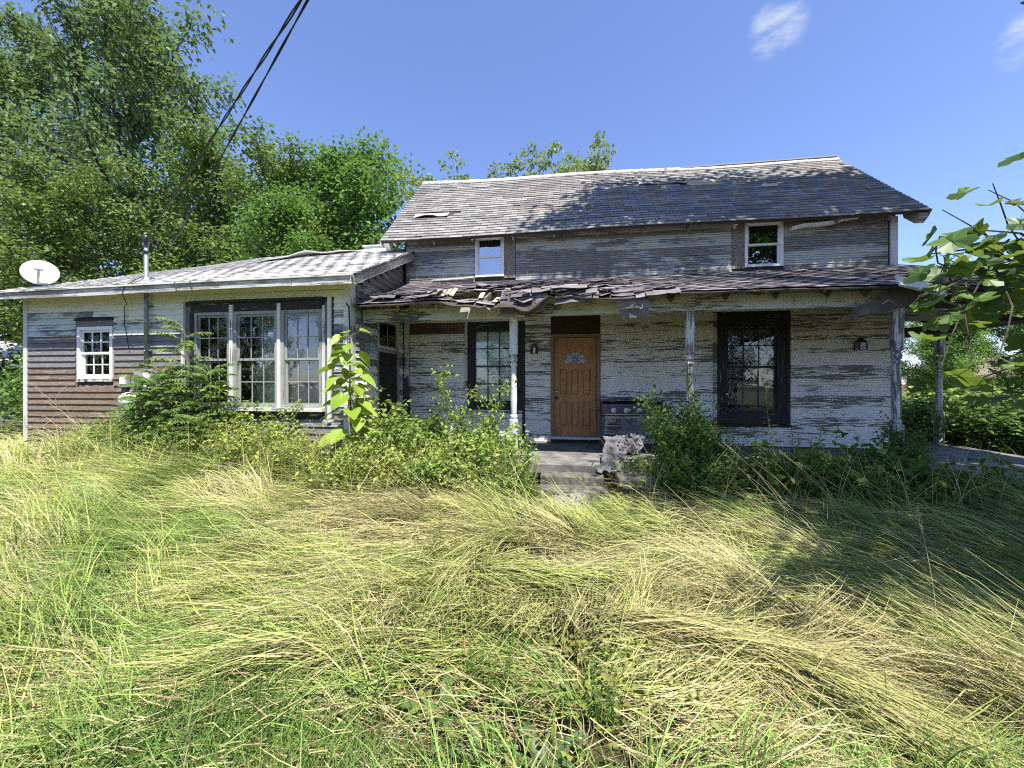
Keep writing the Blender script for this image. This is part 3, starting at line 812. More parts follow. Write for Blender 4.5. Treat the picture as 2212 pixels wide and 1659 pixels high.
# small white window
w, b = window('window', -9.26, -8.46, 1.69, 2.68, YW, .06, (M['vinyl'], M['vinyl'], M['vinyl']), 3, 2, rail=.045, mun=.022)
MB().box(b[0], b[1], YW + .08, YW + .084, b[2], b[3]).build('blind_or_backing', M['dark'], w)  # sheet in the dark interior colour, standing in for the unlit room
MB().box(-9.30, -8.44, YW - .02, YW - .001, 2.69, 2.82).build('window_header', M['siding_wing_bare'], ww)
MB().box(-9.30, -8.44, YW - .05, YW - .021, 2.80, 2.835).build('drip_cap', M['trim_dark_x'], ww)
mb = MB()
for k in range(9): 
    xx = -9.25 + k * .088; mb.box(xx, xx + random.uniform(.05, .1), YW - random.uniform(.03, .07), YW - .001, 1.635 + random.uniform(0, .02), 1.685)
mb.build('broken_sill', M['trim_white_x'], ww)

# ---- wing roof, hipped at its left end
WE = (5.86, 3.35); WR = (8.80, 4.76)
WL = math.hypot(WR[0] - WE[0], WR[1] - WE[1]); WA_ = math.atan2(WR[1] - WE[1], WR[0] - WE[0])
def wing_pt(u, v, w=0.):        # v runs down from the ridge
    s = WL - v
    z = WE[1] + s * math.sin(WA_); y = WE[0] + s * math.cos(WA_)
    sag = -.05 * math.sin((u + 11) * .8) * (s / WL) - .06 * float(sstep(-7.5, -9, u)) * (s / WL) - .045 * float(sstep(-8.2, -11, u)) + .03 * (float(fnoise(u * 1.2, v * 1.5, 21)) - .5)
    return Vector((u, y - w * math.sin(WA_), z + w * math.cos(WA_) + sag))
def w_min(v): return -8.5 - 2.55 * v / WL
def w_max(v):
    return -3.45 if WE[0] + (WL - v) * math.cos(WA_) < YM - .04 else XL - .02
mb = MB()
nv = 14; nu = 24
P = [[wing_pt(w_min(v) + (w_max(v) - w_min(v)) * i / nu, v, -.003) for i in range(nu + 1)] for v in np.linspace(0, WL, nv)]
Q = [[p + Vector((0, .02, -.09)) for p in r] for r in P]
mb.grid([r[::-1] for r in P]); mb.grid(Q); mb.grid([[P[-1][i], Q[-1][i]] for i in range(nu + 1)]); mb.grid([[P[j][nu], Q[j][nu]] for j in range(nv)])
hipc = Vector((-8.5, WR[0], WR[1])); 
mb.add([P[-1][0], P[0][0], Vector((-8.5, WR[0] + 2.94, WR[1])), Vector((-11.05, 11.74, WE[1]))], [(0, 1, 2, 3)])
mb.add([P[0][0], Vector((XL - .02, WR[0], WR[1])), Vector((XL - .02, 11.74, WE[1])), Vector((-11.05, 11.74, WE[1]))], [(0, 1, 2, 3)])
wing_roof = mb.build('wing_roof', M['shingle_pale'], house)
mb = MB()
sheet(mb, wing_pt, w_min, w_max, int(WL / .127), .127, .305, rg, None, WL - int(WL / .127) * .127, .004, .006)
so = tag(mb.build('shingle_courses', M['shingle_pale'], wing_roof), kind='stuff'); tab_colors(so.data, 12, 1)
# fascia boards along the eave, one after the other
xa = -11.05
for k, L in enumerate((1.45, 2.9, 2.2, 1.05)):
    xb = min(xa + L, -3.45)
    pa, pb = wing_pt(xa + .004, WL, 0), wing_pt(xb - .004, WL, 0)
    MB().bar(pa + Vector((0, -.03, -.085)), pb + Vector((0, -.03, -.085)), .028, .12 + .02 * (k % 2)).build('fascia_board', M['fascia'], wing_roof)
    MB().bar(pa + Vector((0, -.048, -.012)), pb + Vector((0, -.048, -.012)), .05, .03).build('drip_edge', M['trim_white_x'], wing_roof)
    xa = xb
pa, pb = wing_pt(-3.43, WL, 0), wing_pt(-3.43, .6, 0)
MB().bar(pa + Vector((0, -.03, -.09)), pb + Vector((0, 0, -.09)), .03, .15).build('rake_board', M['fascia'], wing_roof)
MB().bar(pa + Vector((.02, -.03, -.01)), pb + Vector((.02, 0, -.01)), .05, .03).build('drip_edge', M['trim_dark_x'], wing_roof)
mb = MB(); mb.grid([[wing_pt(u, WL - .02, -.10) for u in np.linspace(-11, -3.46, 9)], [Vector((u, YW + .01, 3.33)) for u in np.linspace(-11, -3.46, 9)]]); mb.build('soffit', M['siding_wing_paint'], wing_roof, solid=.015)
# lifted layer of roofing, a black strip for the shade in the gap below
mb = MB(); mb.grid([[wing_pt(-6.9 + 2.7 * i / 16, 1.18 - .95 * i / 16 - .34 * (1 - j / 4) + .05 * math.sin(i * .9), .02 + (j / 4) ** 2 * (.10 + .03 * math.sin(i * 1.3)) * math.sin(math.pi * min(1, i / 13))) for j in range(5)] for i in range(17)])
mb.build('lifted_roofing', M['shingle_pale'], wing_roof, solid=.015)
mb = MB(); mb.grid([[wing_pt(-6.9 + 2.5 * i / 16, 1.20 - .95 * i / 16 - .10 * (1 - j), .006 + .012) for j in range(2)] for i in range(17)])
mb.build('gap_shade', M['rubber'], wing_roof)
mb = MB(); mb.box(-5.0, -4.45, 9.0, 9.35, 4.66, 4.96); mb.box(-5.03, -4.42, 8.97, 9.38, 4.96, 4.985)
rv = mb.build('roof_vent', M['wht'], wing_roof)

# ------------------------------------------------------------------ porch
mb = MB()
mb.box(XS + .03, 7.62, 6.04, YM - .031, ZF - .15, ZF); mb.box(XR + .03, 7.62, YM - .031, 9.45, ZF - .15, ZF)
mb.build('porch_floor', M['concrete'], house, bevel=.012)
mb = MB(); mb.box(XS + .05, 7.3, 6.14, 6.3, -.1, ZF - .15); mb.build('porch_footing', M['stone'], house)
def post_mesh(h):
    prof = [(.068, 0), (.068, .62), (.05, .64), (.062, .66), (.062, .69), (.044, .71), (.048, .74), (.056, .95), (.046, 1.46), (.044, 1.52), (.060, 1.535), (.060, 1.56), (.040, 1.585), (.058, 1.615), (.064, 1.645), (.052, 1.68), (.042, 1.70), (.066, 1.73), (.066, h)]
    sq = [1, 1] + [0] * 15 + [1, 1]
    return MB().lathe(prof, n=16, square=sq)
for x in (-.95, 1.875, 4.78, 7.3):
    mb = post_mesh(2.37 if x < 7 else 2.3); mb.v = [(a + x, b + YP, c + ZF) for a, b, c in mb.v]
    mb.build('porch_post', M['post'], house, smooth=False)
mb = post_mesh(2.25); mb.v = [(a + 7.52, b + 9.32, c + ZF) for a, b, c in mb.v]; mb.build('porch_post', M['post'], house)
# beam in lengths, sagging towards the wing
def beam_z(x): return 2.752 - .062 * float(sstep(1, -3.7, x))
bx = [(-3.66, -2.62, 'beam'), (-2.62, -1.42, 'beam'), (-1.42, -.75, 'trim_white_x'), (-.75, .35, 'beam'), (.35, 1.95, 'trim_white_x'), (1.95, 3.35, 'trim_white_x'), (3.35, 4.62, 'trim_white_x')]
for k, (a, b, m) in enumerate(bx):
    za, zb = beam_z(a), beam_z(b); yo = .003 * (k % 3)
    MB().add([(a + .002, YP - .06 - yo, za), (b - .002, YP - .06 - yo, zb), (b - .002, YP + .06, zb), (a + .002, YP + .06, za), (a + .002, YP - .06 - yo, za + .235), (b - .002, YP - .06 - yo, zb + .235), (b - .002, YP + .06, zb + .235), (a + .002, YP + .06, za + .235)],
             [(0, 3, 2, 1), (4, 5, 6, 7), (0, 1, 5, 4), (1, 2, 6, 5), (2, 3, 7, 6), (3, 0, 4, 7)]).build('porch_beam', M[m], house, bevel=.006)
MB().bar((4.66, YP, 2.85), (7.4, YP, 2.72), .11, .2).build('porch_beam', M['trim_dark_x'], house)
MB().bar((XR + .02, 9.32, 2.60), (7.6, 9.32, 2.72), .11, .2).build('porch_beam', M['rafter'], house)
MB().bar((7.52, YP + .06, 2.72), (7.52, 9.26, 2.72), .1, .2).build('porch_beam', M['rafter'], house)
# roof plane
PB = math.atan2(.82, 2.05); PL = 2.05 / math.cos(PB)
def porch_pt(u, v, w=0.):
    e = v / PL
    y = YM - v * math.cos(PB); z = 3.82 - v * math.sin(PB)
    z += .05 * (float(fnoise(u * 1.3, v * 1.8, 31)) - .5)
    z -= .10 * math.exp(-((u + .9) / 1.0) ** 2) * float(sstep(.45, 1, e)) + .05 * math.exp(-((u - .5) / .6) ** 2) * e ** 3
    z -= .35 * float(sstep(4.6, 8.2, u)) * e
    z -= .035 * float(sstep(1, -3.6, u)) * e
    rough = math.exp(-((u + .8) / 1.3) ** 2) * float(sstep(.35, .8, e))
    z += rough * .34 * (float(fnoise(u * 3.1, v * 3.4, 41)) - .45)
    return Vector((u, y - w * math.sin(PB), z + w * math.cos(PB)))
def p_max(v): return XR + .05 + 2.15 * v / PL
def in_hole(u, v):
    n_ = .10 * (float(vnoise(u * 7, v * 7, 5)) - .5)
    a = ((u + 1.62) / .46) ** 2 + ((v - 1.58) / .44) ** 2 < 1 + n_ * 6
    b = ((u + 2.35) / .30) ** 2 + ((v - 1.42) / .26) ** 2 < 1 + n_ * 6
    c = ((u + .62) / .28) ** 2 + ((v - 1.35) / .20) ** 2 < 1 + n_ * 6
    d = ((u - .15) / .22) ** 2 + ((v - 1.30) / .10) ** 2 < 1 + n_ * 6
    return a or b or c or d
mb = MB()
du, dv = .11, .115
k = 0; v = 0.
while v < PL - .01:
    u = XS + .06
    while u < p_max(v):
        if not in_hole(u + du / 2, v + dv / 2):
            a, b = porch_pt(u, v, -.012), porch_pt(u + du, v, -.012); c, d = porch_pt(u + du, v + dv, -.012), porch_pt(u, v + dv, -.012)
            o = Vector((0, .006, -.022))
            mb.add([a, b, c, d, a + o, b + o, c + o, d + o], [(0, 3, 2, 1), (4, 5, 6, 7), (3, 7, 6, 2), (0, 1, 5, 4), (1, 2, 6, 5), (0, 4, 7, 3)])
        u += du
    v += dv
porch_roof = mb.build('porch_roof', M['deck'], house)
mb = MB()
nr = int(PL / .127)
sheet(mb, porch_pt, XS + .05, p_max, nr, .127, .305, rg, lambda u, v: in_hole(u, v) or (-2.3 < u < -.2 and v > 1.0 and rg.random() < .18), PL - nr * .127 + .02, .045, .02, wild=lambda u, v: .10 + .9 * math.exp(-((u + .9) / 1.5) ** 4) * float(sstep(.3, 1.2, v)))
so = tag(mb.build('shingle_courses', M['shingle_porch'], porch_roof), kind='stuff'); tab_colors(so.data, 12, 2)
# side slope of the wrap-round porch
def side_pt(u, v, w=0.):
    z = 3.82 - v * math.sin(PB); x = XR + .03 + v * math.cos(PB)
    z -= .12 * (v / PL) * float(sstep(8.3, 6.2, u)) + .06 * v / PL
    return Vector((x + w * math.sin(PB), u, z + w * math.cos(PB)))
mb = MB(); mb.grid([[side_pt(YM - v * math.cos(PB) * .97 + (10.2 - YM + v * .9) * i / 6, v, -.02) for i in range(7)] for v in np.linspace(0, PL, 6)]); mb.build('side_slope', M['deck'], porch_roof, solid=.03)
mb = MB(); sheet(mb, side_pt, lambda v: YM - v * math.cos(PB) * .97, 10.2, nr, .127, .305, rg, None, .02, .02, .01)
tag(mb.build('shingle_courses', M['shingle_porch'], porch_roof), kind='stuff')
# rafters and their tails above the beam
for i in range(13):
    x = XS + .5 + i * .86 + random.uniform(-.05, .05)
    if x > 6.2: break
    p, q = porch_pt(x, .05, -.08), porch_pt(x, PL - .12 + random.uniform(-.06, .05), -.075)
    MB().bar(p, q, .045, .085).build('rafter', M['rafter'], porch_roof)
# porch ceiling boards left on the right
for i in range(15):
    y = 6.72 + i * .17
    MB().box(4.4 if i < 4 else (5.2 if i < 9 else XR + .04), 7.42, y, y + .158, 2.90, 2.915).build('ceiling_board', M['beam'], porch_roof)
# broken laths in the hole
for k in range(11):
    u = -2.62 + .10 * k + random.uniform(-.02, .02) if k < 6 else random.uniform(-1.5, -.9)
    v0 = 1.26 + random.uniform(0, .06); v1 = v0 + random.uniform(.18, .36)
    if k >= 6: v0, v1 = 1.75 + random.uniform(0, .1), 1.95 + random.uniform(0, .2)
    MB().bar(porch_pt(u, v0, .02 + random.uniform(0, .04)), porch_pt(u + random.uniform(-.05, .1), v1, random.uniform(-.03, .05)), .075, .012, (random.uniform(-.4, .4), -.4, 1)).build('broken_lath', M['lath'], porch_roof)
# sheets of shingle sliding over the eave
def flap(path, x0, x1, skew, wav, name='hanging_shingles', mat='shingle_porch', seed=0):
    cum = [0.]
    for a, b in zip(path, path[1:]): cum.append(cum[-1] + math.hypot(b[0] - a[0], b[1] - a[1]))
    def mp(u, v, w):
        v = min(max(v, 0), cum[-1] * .999)
        k = max(i for i in range(len(cum)) if cum[i] <= v); k = min(k, len(path) - 2)
        t = (v - cum[k]) / (cum[k + 1] - cum[k])
        y = path[k][0] + (path[k + 1][0] - path[k][0]) * t; z = path[k][1] + (path[k + 1][1] - path[k][1]) * t
        ty, tz = path[k + 1][0] - path[k][0], path[k + 1][1] - path[k][1]; L = math.hypot(ty, tz)
        ny, nz = tz / L, -ty / L
        q = wav * (float(fnoise(u * 4 + seed, v * 4, 50 + seed)) - .5) * (v / cum[-1]) + w
        return Vector((x0 + u + skew[0] * v, y + ny * q, z + nz * q + skew[1] * u))
    mb = MB(); L = cum[-1]; nr_ = max(2, round(L / .14))
    sheet(mb, mp, 0., x1 - x0, nr_, L / nr_, .30, rg, lambda u, v: rg.random() < .05, 0., .02, .02, .010)
    tab_colors(mb.build(name, M[mat], porch_roof).data, 12, seed)
flap([(6.75, 3.20), (6.45, 3.12), (6.27, 3.00), (6.25, 2.86), (6.30, 2.72)], -1.05, -.28, (-.12, .07), .12, seed=1)
flap([(6.95, 3.26), (6.6, 3.2), (6.36, 3.14), (6.22, 3.02)], -.75, .30, (.0, .06), .16, seed=2)
flap([(6.8, 3.2), (6.42, 3.10), (6.24, 2.98), (6.23, 2.84)], -.25, .42, (.0, .10), .1, seed=3)
flap([(6.7, 3.17), (6.36, 3.06), (6.22, 2.92), (6.24, 2.76), (6.30, 2.62)], .52, .98, (.30, .10), .09, seed=4)
flap([(6.65, 3.16), (6.36, 3.06), (6.20, 2.98), (6.16, 2.90)], .98, 1.62, (.0, .05), .07, seed=5)
flap([(6.8, 3.22), (6.55, 3.16), (6.38, 3.12), (6.30, 3.06)], -3.4, -2.2, (.0, .0), .2, seed=6)
# the fallen corner: a flap hanging to the left and a lichened board over it
mb = MB()
def fl2(u, v, w): return Vector((4.05 + u * .95 - .03 * v, 6.42 - .05 * u - .10 * math.sin(v * 4) + .10 * w, 2.545 + u * .245 + v * (.9 - .2 * u) + w * .4 + .02 * math.sin(u * 7)))
sheet(mb, fl2, 0., 1.35, 1, .15, .30, rg, None, 0., .0, .012, .014)
sheet(mb, fl2, .35, 1.35, 1, .15, .30, rg, None, .13, .0, .012, .014)
sheet(mb, fl2, .5, 1.35, 1, .14, .30, rg, None, .25, .0, .012, .014)
mb.build('hanging_shingles', M['shingle_porch'], porch_roof)
mb = MB(); mb.box(-.30, .30, -.015, .015, -.11, .11, Matrix.Translation((4.70, 6.10, 2.93)) @ Euler((R(-38), R(16), R(4))).to_matrix().to_4x4()); mb.build('fallen_board', M['trim_white_x'], porch_roof)
# rags of paint and wood on the rafter ends
for x, z in ((-2.95, 2.93), (-2.25, 2.93), (-1.45, 2.93), (2.35, 2.97), (3.05, 2.97), (3.75, 2.97), (4.25, 2.97), (1.55, 2.96)):
    mb = MB(); a = random.uniform(-.2, .2)
    mb.add([(x - .05, 6.47, z + .05), (x + .05, 6.46, z + .06), (x + .045, 6.40, z - .02), (x + .0, 6.42, z - .10), (x - .045, 6.44, z - .05), (x, 6.52, z + .02)], [(0, 1, 2), (0, 2, 3), (0, 3, 4), (1, 5, 2), (2, 5, 3), (3, 5, 4), (4, 5, 0), (0, 5, 1)])
    mb.build('rotten_rafter_end', M['lath'] if x < 0 else M['rafter'], porch_roof)

# ------------------------------------------------------------------ steps and pier
st = thing('concrete_steps', 'worn concrete steps leading up to the porch below the brown door', 'steps', (0, 5.6, -.1))
for k, (y0, y1, z1) in enumerate(((5.72, 6.03, .27), (5.40, 5.715, .15), (5.08, 5.395, .04))):
    MB().box(-.44 - .02 * k, .48 + .03 * k, y0, y1, -.15, z1).build('step', M['stone'], st, bevel=.018)
def pier(x, y, label):
    p = thing('block_pier', label, 'pier', (x, y, -.1))
    mb = MB(); mb.box(x - .19, x + .19, y - .16, y + .2, -.12, .26)
    mb.build('block', M['stone'], p, bevel=.02)
    mb = MB()
    for k in range(16):
        cx, cz = x - .15 + .10 * (k % 4) + random.uniform(-.015, .015), -.02 + .075 * (k // 4) + random.uniform(-.01, .01)
        mb.tube([(cx + .035 * math.cos(a) * random.uniform(.8, 1.1), y - .165, cz + .028 * math.sin(a)) for a in np.linspace(0, 6.28, 9)], .012, 5)
    mb.build('rock_face', M['stone'], p)
    MB().box(x - .24, x + .24, y - .21, y + .24, .262, .40).build('cap_stone', M['stone'], p, bevel=.02)
pier(.84, 5.32, 'rock faced concrete block pier right of the porch steps')
pier(-.82, 5.40, 'concrete block pier left of the porch steps, sunk in weeds')
mb = MB(); P = [[(-.24 + .07 * i + .1 * j * .2, 4.72 + .09 * j + .01 * i, .05 + .02 * math.sin(i * 1.3 + j) + .05 * j) for j in range(4)] for i in range(7)]
mb.grid(P); tag(mb.build('broken_slab', M['concrete'], None, solid=.03), 'whitish broken slab lying in dry grass before the steps', 'slab')

# ------------------------------------------------------------------ things on and at the house
# satellite dish
d = thing('satellite_dish', 'white oval satellite dish on the left end of the wing roof', 'satellite dish', (-10.3, 6.35, 3.55))
C0 = Vector((-10.33, 6.30, 3.80)); nrm = Vector((.70, -.50, .50)).normalized()
rt = nrm.cross(Vector((0, 0, 1))).normalized() * -1; up = rt.cross(nrm).normalized() * -1
if up.z < 0: up = -up
mb = MB(); P = []
for i in range(9):
    r = i / 8
    P.append([C0 + rt * (.25 * r * math.cos(a)) + up * (.30 * r * math.sin(a)) - nrm * (.09 * (1 - r * r)) for a in np.linspace(0, 2 * math.pi, 33)])
mb.grid(P); mb.build('reflector', M['dishm'], d, smooth=True, solid=.012)
mb = MB(); mb.tube([C0 + rt * (.25 * math.cos(a)) + up * (.30 * math.sin(a)) for a in np.linspace(0, 2 * math.pi, 33)], .009, 5, False); mb.build('rim', M['grey'], d)
mb = MB(); mb.tube([C0 + rt * (.02 + .055 * math.cos(a)) + up * (.15 + .04 * math.sin(a)) - nrm * .045 for a in np.linspace(.3, 5.6, 14)], .004, 5); mb.build('emblem', M['grey'], d)
lo = C0 - up * .29 - rt * .02; hd = C0 + nrm * .24 - up * .10
mb = MB(); mb.bar(lo - nrm * .02, hd - up * .05, .04, .03); mb.build('feed_arm', M['grey'], d)
mb = MB(); mb.bar(hd - rt * .06, hd + rt * .06, .05, .10, up); mb.build('feed_horn', M['grey'], d, bevel=.01)
mb = MB(); mb.tube([C0 - nrm * .09, C0 - nrm * .20 - up * .06, (-10.28, 6.55, 3.62)], .025, 8); mb.box(-10.4, -10.16, 6.42, 6.66, 3.56, 3.60); mb.build('mount', M['galv'], d)
# service mast
sm = thing('service_mast', 'galvanised electric service mast rising through the wing roof', 'mast', (-7.62, 6.13, 1.9))
mx, my = -7.63, 6.10
MB().tube([(mx, my, 1.88), (mx, my, 4.18)], .034, 12).build('mast_pipe', M['galv'], sm, smooth=True)
mb = MB(); mb.lathe([(.05, 0), (.055, .02), (.06, .08), (.05, .12), (.02, .145), (.004, .15)], (mx + .02, my - .02, 4.16), 12); mb.build('weatherhead', M['black'], sm, smooth=True)
mb = MB(); mb.lathe([(.15, 0), (.14, .01), (.07, .07), (.048, .12)], (mx, my + .01, 3.42), 12); mb.build('roof_flashing', M['galv'], sm)
mb = MB(); mb.lathe([(.05, 0), (.056, .01), (.056, .03), (.05, .04)], (mx, my, 3.98), 10); mb.build('clamp_band', M['black'], sm)
for k in range(2): MB().box(mx - .06, mx + .06, my + .03, YW - .02, 2.2 + .8 * k, 2.24 + .8 * k).build('pipe_strap', M['galv'], sm)
mt = thing('electric_meter', 'grey electric meter box below the service mast, half behind leaves', 'meter box', (-7.64, 6.12, 1.45))
MB().box(-7.82, -7.46, 6.03, YW - .028, 1.44, 1.86).build('meter_case', M['grey'], mt, bevel=.012)
mb = MB(); mb.lathe([(.085, 0), (.085, .03), (.075, .08), (.05, .1), (.003, .105)], n=16); mb.v = [(-7.70 + a, 6.03 - c, 1.62 + b) for a, b, c in mb.v]; mb.build('meter_glass', M['galv'], mt, smooth=True)
MB().box(-7.60, -7.48, 6.022, 6.03, 1.47, 1.80).build('cover_plate', M['wht'], mt)
jb = thing('junction_box', 'small grey telephone box on the wing wall left of the meter', 'utility box', (-8.14, 6.14, 1.52))
MB().box(-8.22, -8.06, 6.10, YW - .028, 1.54, 1.76).build('case', M['grey'], jb, bevel=.01)
MB().box(-8.20, -8.08, 6.092, 6.10, 1.60, 1.72).build('cover', M['wht'], jb)
MB().box(-8.19, -8.09, 6.12, YW - .028, 1.45, 1.538).build('conduit_stub', M['black'], jb)
vc = thing('vent_hood', 'round white vent hood low on the wing wall left of the leafy shrub', 'vent', (-8.04, 6.1, 1.18))
mb = MB(); mb.lathe([(.17, 0), (.172, .05), (.15, .11), (.09, .14), (.004, .145)], n=20); mb.v = [(-8.04 + a, 6.17 - c, 1.31 + b * .82) for a, b, c in mb.v]; mb.build('hood', M['wht'], vc, smooth=True)
mb = MB()
for k in range(3): mb.box(-8.15, -7.93, 6.04 + .012 * k, 6.10, 1.17 - .03 * k, 1.185 - .03 * k)
mb.build('louvre', M['grey'], vc)
# overhead service cables, twisted pairs
def cable(name, a, b, sag, r, label, wig=.012, twist=9):
    a, b = Vector(a), Vector(b); o = thing(name, label, 'cable', a, None)
    for k in range(2):
        pts = []
        for i in range(90):
            t = i / 89; p = a.lerp(b, t) + Vector((0, 0, -sag * 4 * t * (1 - t)))
            q = t * twist * 2 * math.pi + k * math.pi
            pts.append(p + Vector((.35, .94, 0)) * wig * math.cos(q) + Vector((0, 0, 1)) * wig * math.sin(q))
        MB().tube(pts, r, 6).build('strand', M['rubber'], o, smooth=True)
    return o
cable('overhead_cable', (mx + .05, my - .04, 4.22), (.98, 1.16, 5.20), .02, .0062, 'thicker twisted overhead power cable running to the weatherhead', .008, 9)
cable('overhead_cable', (mx + .30, my + .10, 3.95), (.93, 1.06, 5.33), .03, .0055, 'thinner overhead cable running beside the thicker power cable', .005, 7)
lp = thing('cable_loop', 'black cable loops drooping between weatherhead and mast', 'cable', (mx, my, 4.0))
MB().tube([(mx + .05, my - .03, 4.25), (mx + .16, my, 4.12), (mx + .24, my + .02, 3.9), (mx + .30, my + .08, 3.93)], .008, 6).build('strand', M['rubber'], lp)
MB().tube([(mx - .03, my - .04, 4.24), (mx - .15, my - .02, 4.05), (mx - .32, my, 3.97), (mx - .2, my, 3.99), (mx, my - .045, 4.0)], .008, 6).build('strand', M['rubber'], lp)
wc = thing('wall_cable', 'thin black cable running from the mast over the fascia and down the wall', 'cable', (-8.2, 6.1, 2.2))
MB().tube([(mx, my - .05, 3.55), (mx - .05, 5.80, 3.33), (-7.75, 5.8, 3.2), (-8.05, 6.10, 3.06), (-8.16, 6.14, 3.02), (-8.15, 6.14, 2.7), (-8.08, 6.14, 2.4), (-8.06, 6.14, 2.25)], .007, 6).build('strand', M['rubber'], wc)
cc = thing('corner_cable', 'black cable looped along the corner of the wing beside the porch', 'cable', (-3.6, 6.1, 1.8))
MB().tube([(-3.72, 6.12, 2.95), (-3.66, 6.10, 2.9), (-3.64, 6.11, 2.3), (-3.65, 6.11, 1.6), (-3.63, 6.11, .9)], .012, 6).build('strand', M['rubber'], cc)
MB().tube([(-3.58, 6.45, 3.0), (-3.40, 6.46, 2.86), (-3.52, 6.47, 2.74), (-3.1, 6.45, 2.95), (-3.2, 6.46, 2.72), (-3.5, 6.47, 2.68)], .006, 6).build('strand', M['grey'], cc)
# wall lanterns
la = thing('porch_lantern', 'black horseshoe shaped wall lantern left of the brown door', 'lamp', (-.75, 8.2, 2.2))
MB().tube([(-.81, 8.22, 2.23), (-.81, 8.21, 2.36), (-.785, 8.21, 2.42), (-.75, 8.21, 2.44), (-.715, 8.21, 2.42), (-.69, 8.21, 2.36), (-.69, 8.22, 2.23)], .018, 8).build('hood', M['black'], la, smooth=True)
MB().box(-.79, -.71, 8.255, YM - .017, 2.24, 2.42).build('back_plate', M['grey'], la)
MB().tube([(-.75, 8.22, 2.26), (-.75, 8.22, 2.35)], [.018, .03], 8).build('bulb', M['wht'], la)
lb = thing('porch_lantern', 'small black box lantern on the wall near the right porch corner', 'lamp', (5.34, 8.2, 2.24))
mb = MB(); mb.lathe([(.10, 0), (.05, .06), (.02, .09)], (5.34, 8.19, 2.37), 4); mb.build('cap', M['black'], lb)
MB().box(5.28, 5.40, 8.13, 8.25, 2.24, 2.37).build('lamp_glass', M['fan'], lb)
for a, b_ in ((5.28, 8.13), (5.40, 8.13), (5.28, 8.25), (5.40, 8.25)): MB().box(a - .008, a + .008, b_ - .008, b_ + .008, 2.23, 2.375).build('bar', M['black'], lb)
MB().box(5.31, 5.37, 8.25, YM - .017, 2.30, 2.40).build('bracket', M['black'], lb)

# gas grill
g = thing('gas_grill', 'rusty dark gas grill without lid standing right of the door', 'grill', (1.05, 7.5, ZF))
gx0, gx1, gy0, gy1 = .56, 1.62, 7.28, 7.72
for a, b_ in ((gx0 + .03, gy0 + .03), (gx1 - .03, gy0 + .03), (gx0 + .03, gy1 - .03), (gx1 - .03, gy1 - .03)):
    MB().box(a - .025, a + .025, b_ - .025, b_ + .025, ZF, 1.02).build('leg', M['grill'], g)
MB().box(gx0, gx1, gy0 - .02, gy0 + .012, 1.04, 1.24).build('control_panel', M['grill'], g, bevel=.008)
for k, xx in enumerate((.77, .99, 1.21, 1.43)):
    mb = MB(); mb.lathe([(.048, 0), (.048, .012), (.030, .014), (.028, .05), (.004, .052)], n=14); mb.v = [(xx + a, gy0 - .02 - c, 1.125 + b_) for a, b_, c in mb.v]
    mb.build('knob', M['chrome'], g)
MB().box(gx0 + .06, gx1 - .06, gy0 - .025, gy0 - .021, 1.045, 1.06).build('trim_strip', M['chrome'], g)
mb = MB(); mb.box(gx0, gx1, gy0 + .013, gy1, 1.02, 1.05); mb.box(gx0, gx1, gy1 - .03, gy1, 1.05, 1.28); mb.box(gx0, gx0 + .03, gy0 + .02, gy1 - .03, 1.05, 1.27); mb.box(gx1 - .03, gx1, gy0 + .02, gy1 - .03, 1.05, 1.27); mb.build('firebox', M['black'], g)
mb = MB(); mb.grid([[(gx0 - .02 + .1 * i, gy0 - .04 + .13 * j, 1.285 + .02 * math.sin(i * 1.9 + j * 2.3) + (.04 if 2 < i < 7 else 0)) for j in range(5)] for i in range(12)]); mb.build('buckled_lid', M['grill'], g, solid=.02)
MB().box(gx0 - .10, gx0 + .0, gy0 + .1, gy0 + .16, 1.10, 1.14).build('side_handle', M['black'], g)
MB().box(gx0 + .05, gx1 - .05, gy0 + .05, gy1 - .05, .62, .65).build('lower_shelf', M['grill'], g)
# crumpled grill covers
def cloth(name, label, pts, w, mat, seed, cat='cloth', n=16, amp=.07):
    mb = MB(); P = []
    path = [Vector(p) for p in pts]
    for i in range(n + 1):
        t = i / n * (len(path) - 1); k = min(int(t), len(path) - 2); c = path[k].lerp(path[k + 1], t - k)
        d = (path[k + 1] - path[k]).normalized(); sd = Vector((1, .15, 0)); 
        row = []
        for j in range(n + 1):
            s = (j / n - .5) * w * (.75 + .5 * float(vnoise(t * 2.2, seed, 3)))
            a = amp * (float(fnoise(i * .45 + seed, j * .5, seed)) - .5) * 2
            b_ = amp * (float(fnoise(i * .5, j * .42 + seed * 3, seed + 9)) - .5) * 2
            row.append(c + sd * s + Vector((b_ * .5, -abs(a) * 1.2, a * .6)))
        P.append(row)
    mb.grid(P); return tag(mb.build(name, M[mat], None, smooth=False, solid=.006), label, cat)
cloth('grill_cover', 'crumpled grey grill cover hanging in front of the gas grill', [(1.05, 7.22, .98), (1.06, 7.08, .78), (1.02, 7.02, .58), (1.0, 6.98, .42)], .40, 'tarp', 5)
cloth('grey_tarp', 'crumpled pale grey tarp lying over the porch edge beside the steps', [(.78, 6.9, .72), (.72, 6.55, .55), (.62, 6.15, .43), (.55, 5.92, .32)], .34, 'tarp', 13)
# board leaning in the corner
mb = MB(); mb.prism([(-3.62, ZF), (-3.44, ZF), (-3.45, 1.5), (-3.50, 1.72), (-3.53, 1.76), (-3.57, 1.70), (-3.60, 1.4)], 8.10, 8.13, 'y')
tag(mb.build('leaning_board', M['grill']), 'dark tapered board leaning in the left corner of the porch', 'board')
mb = MB()
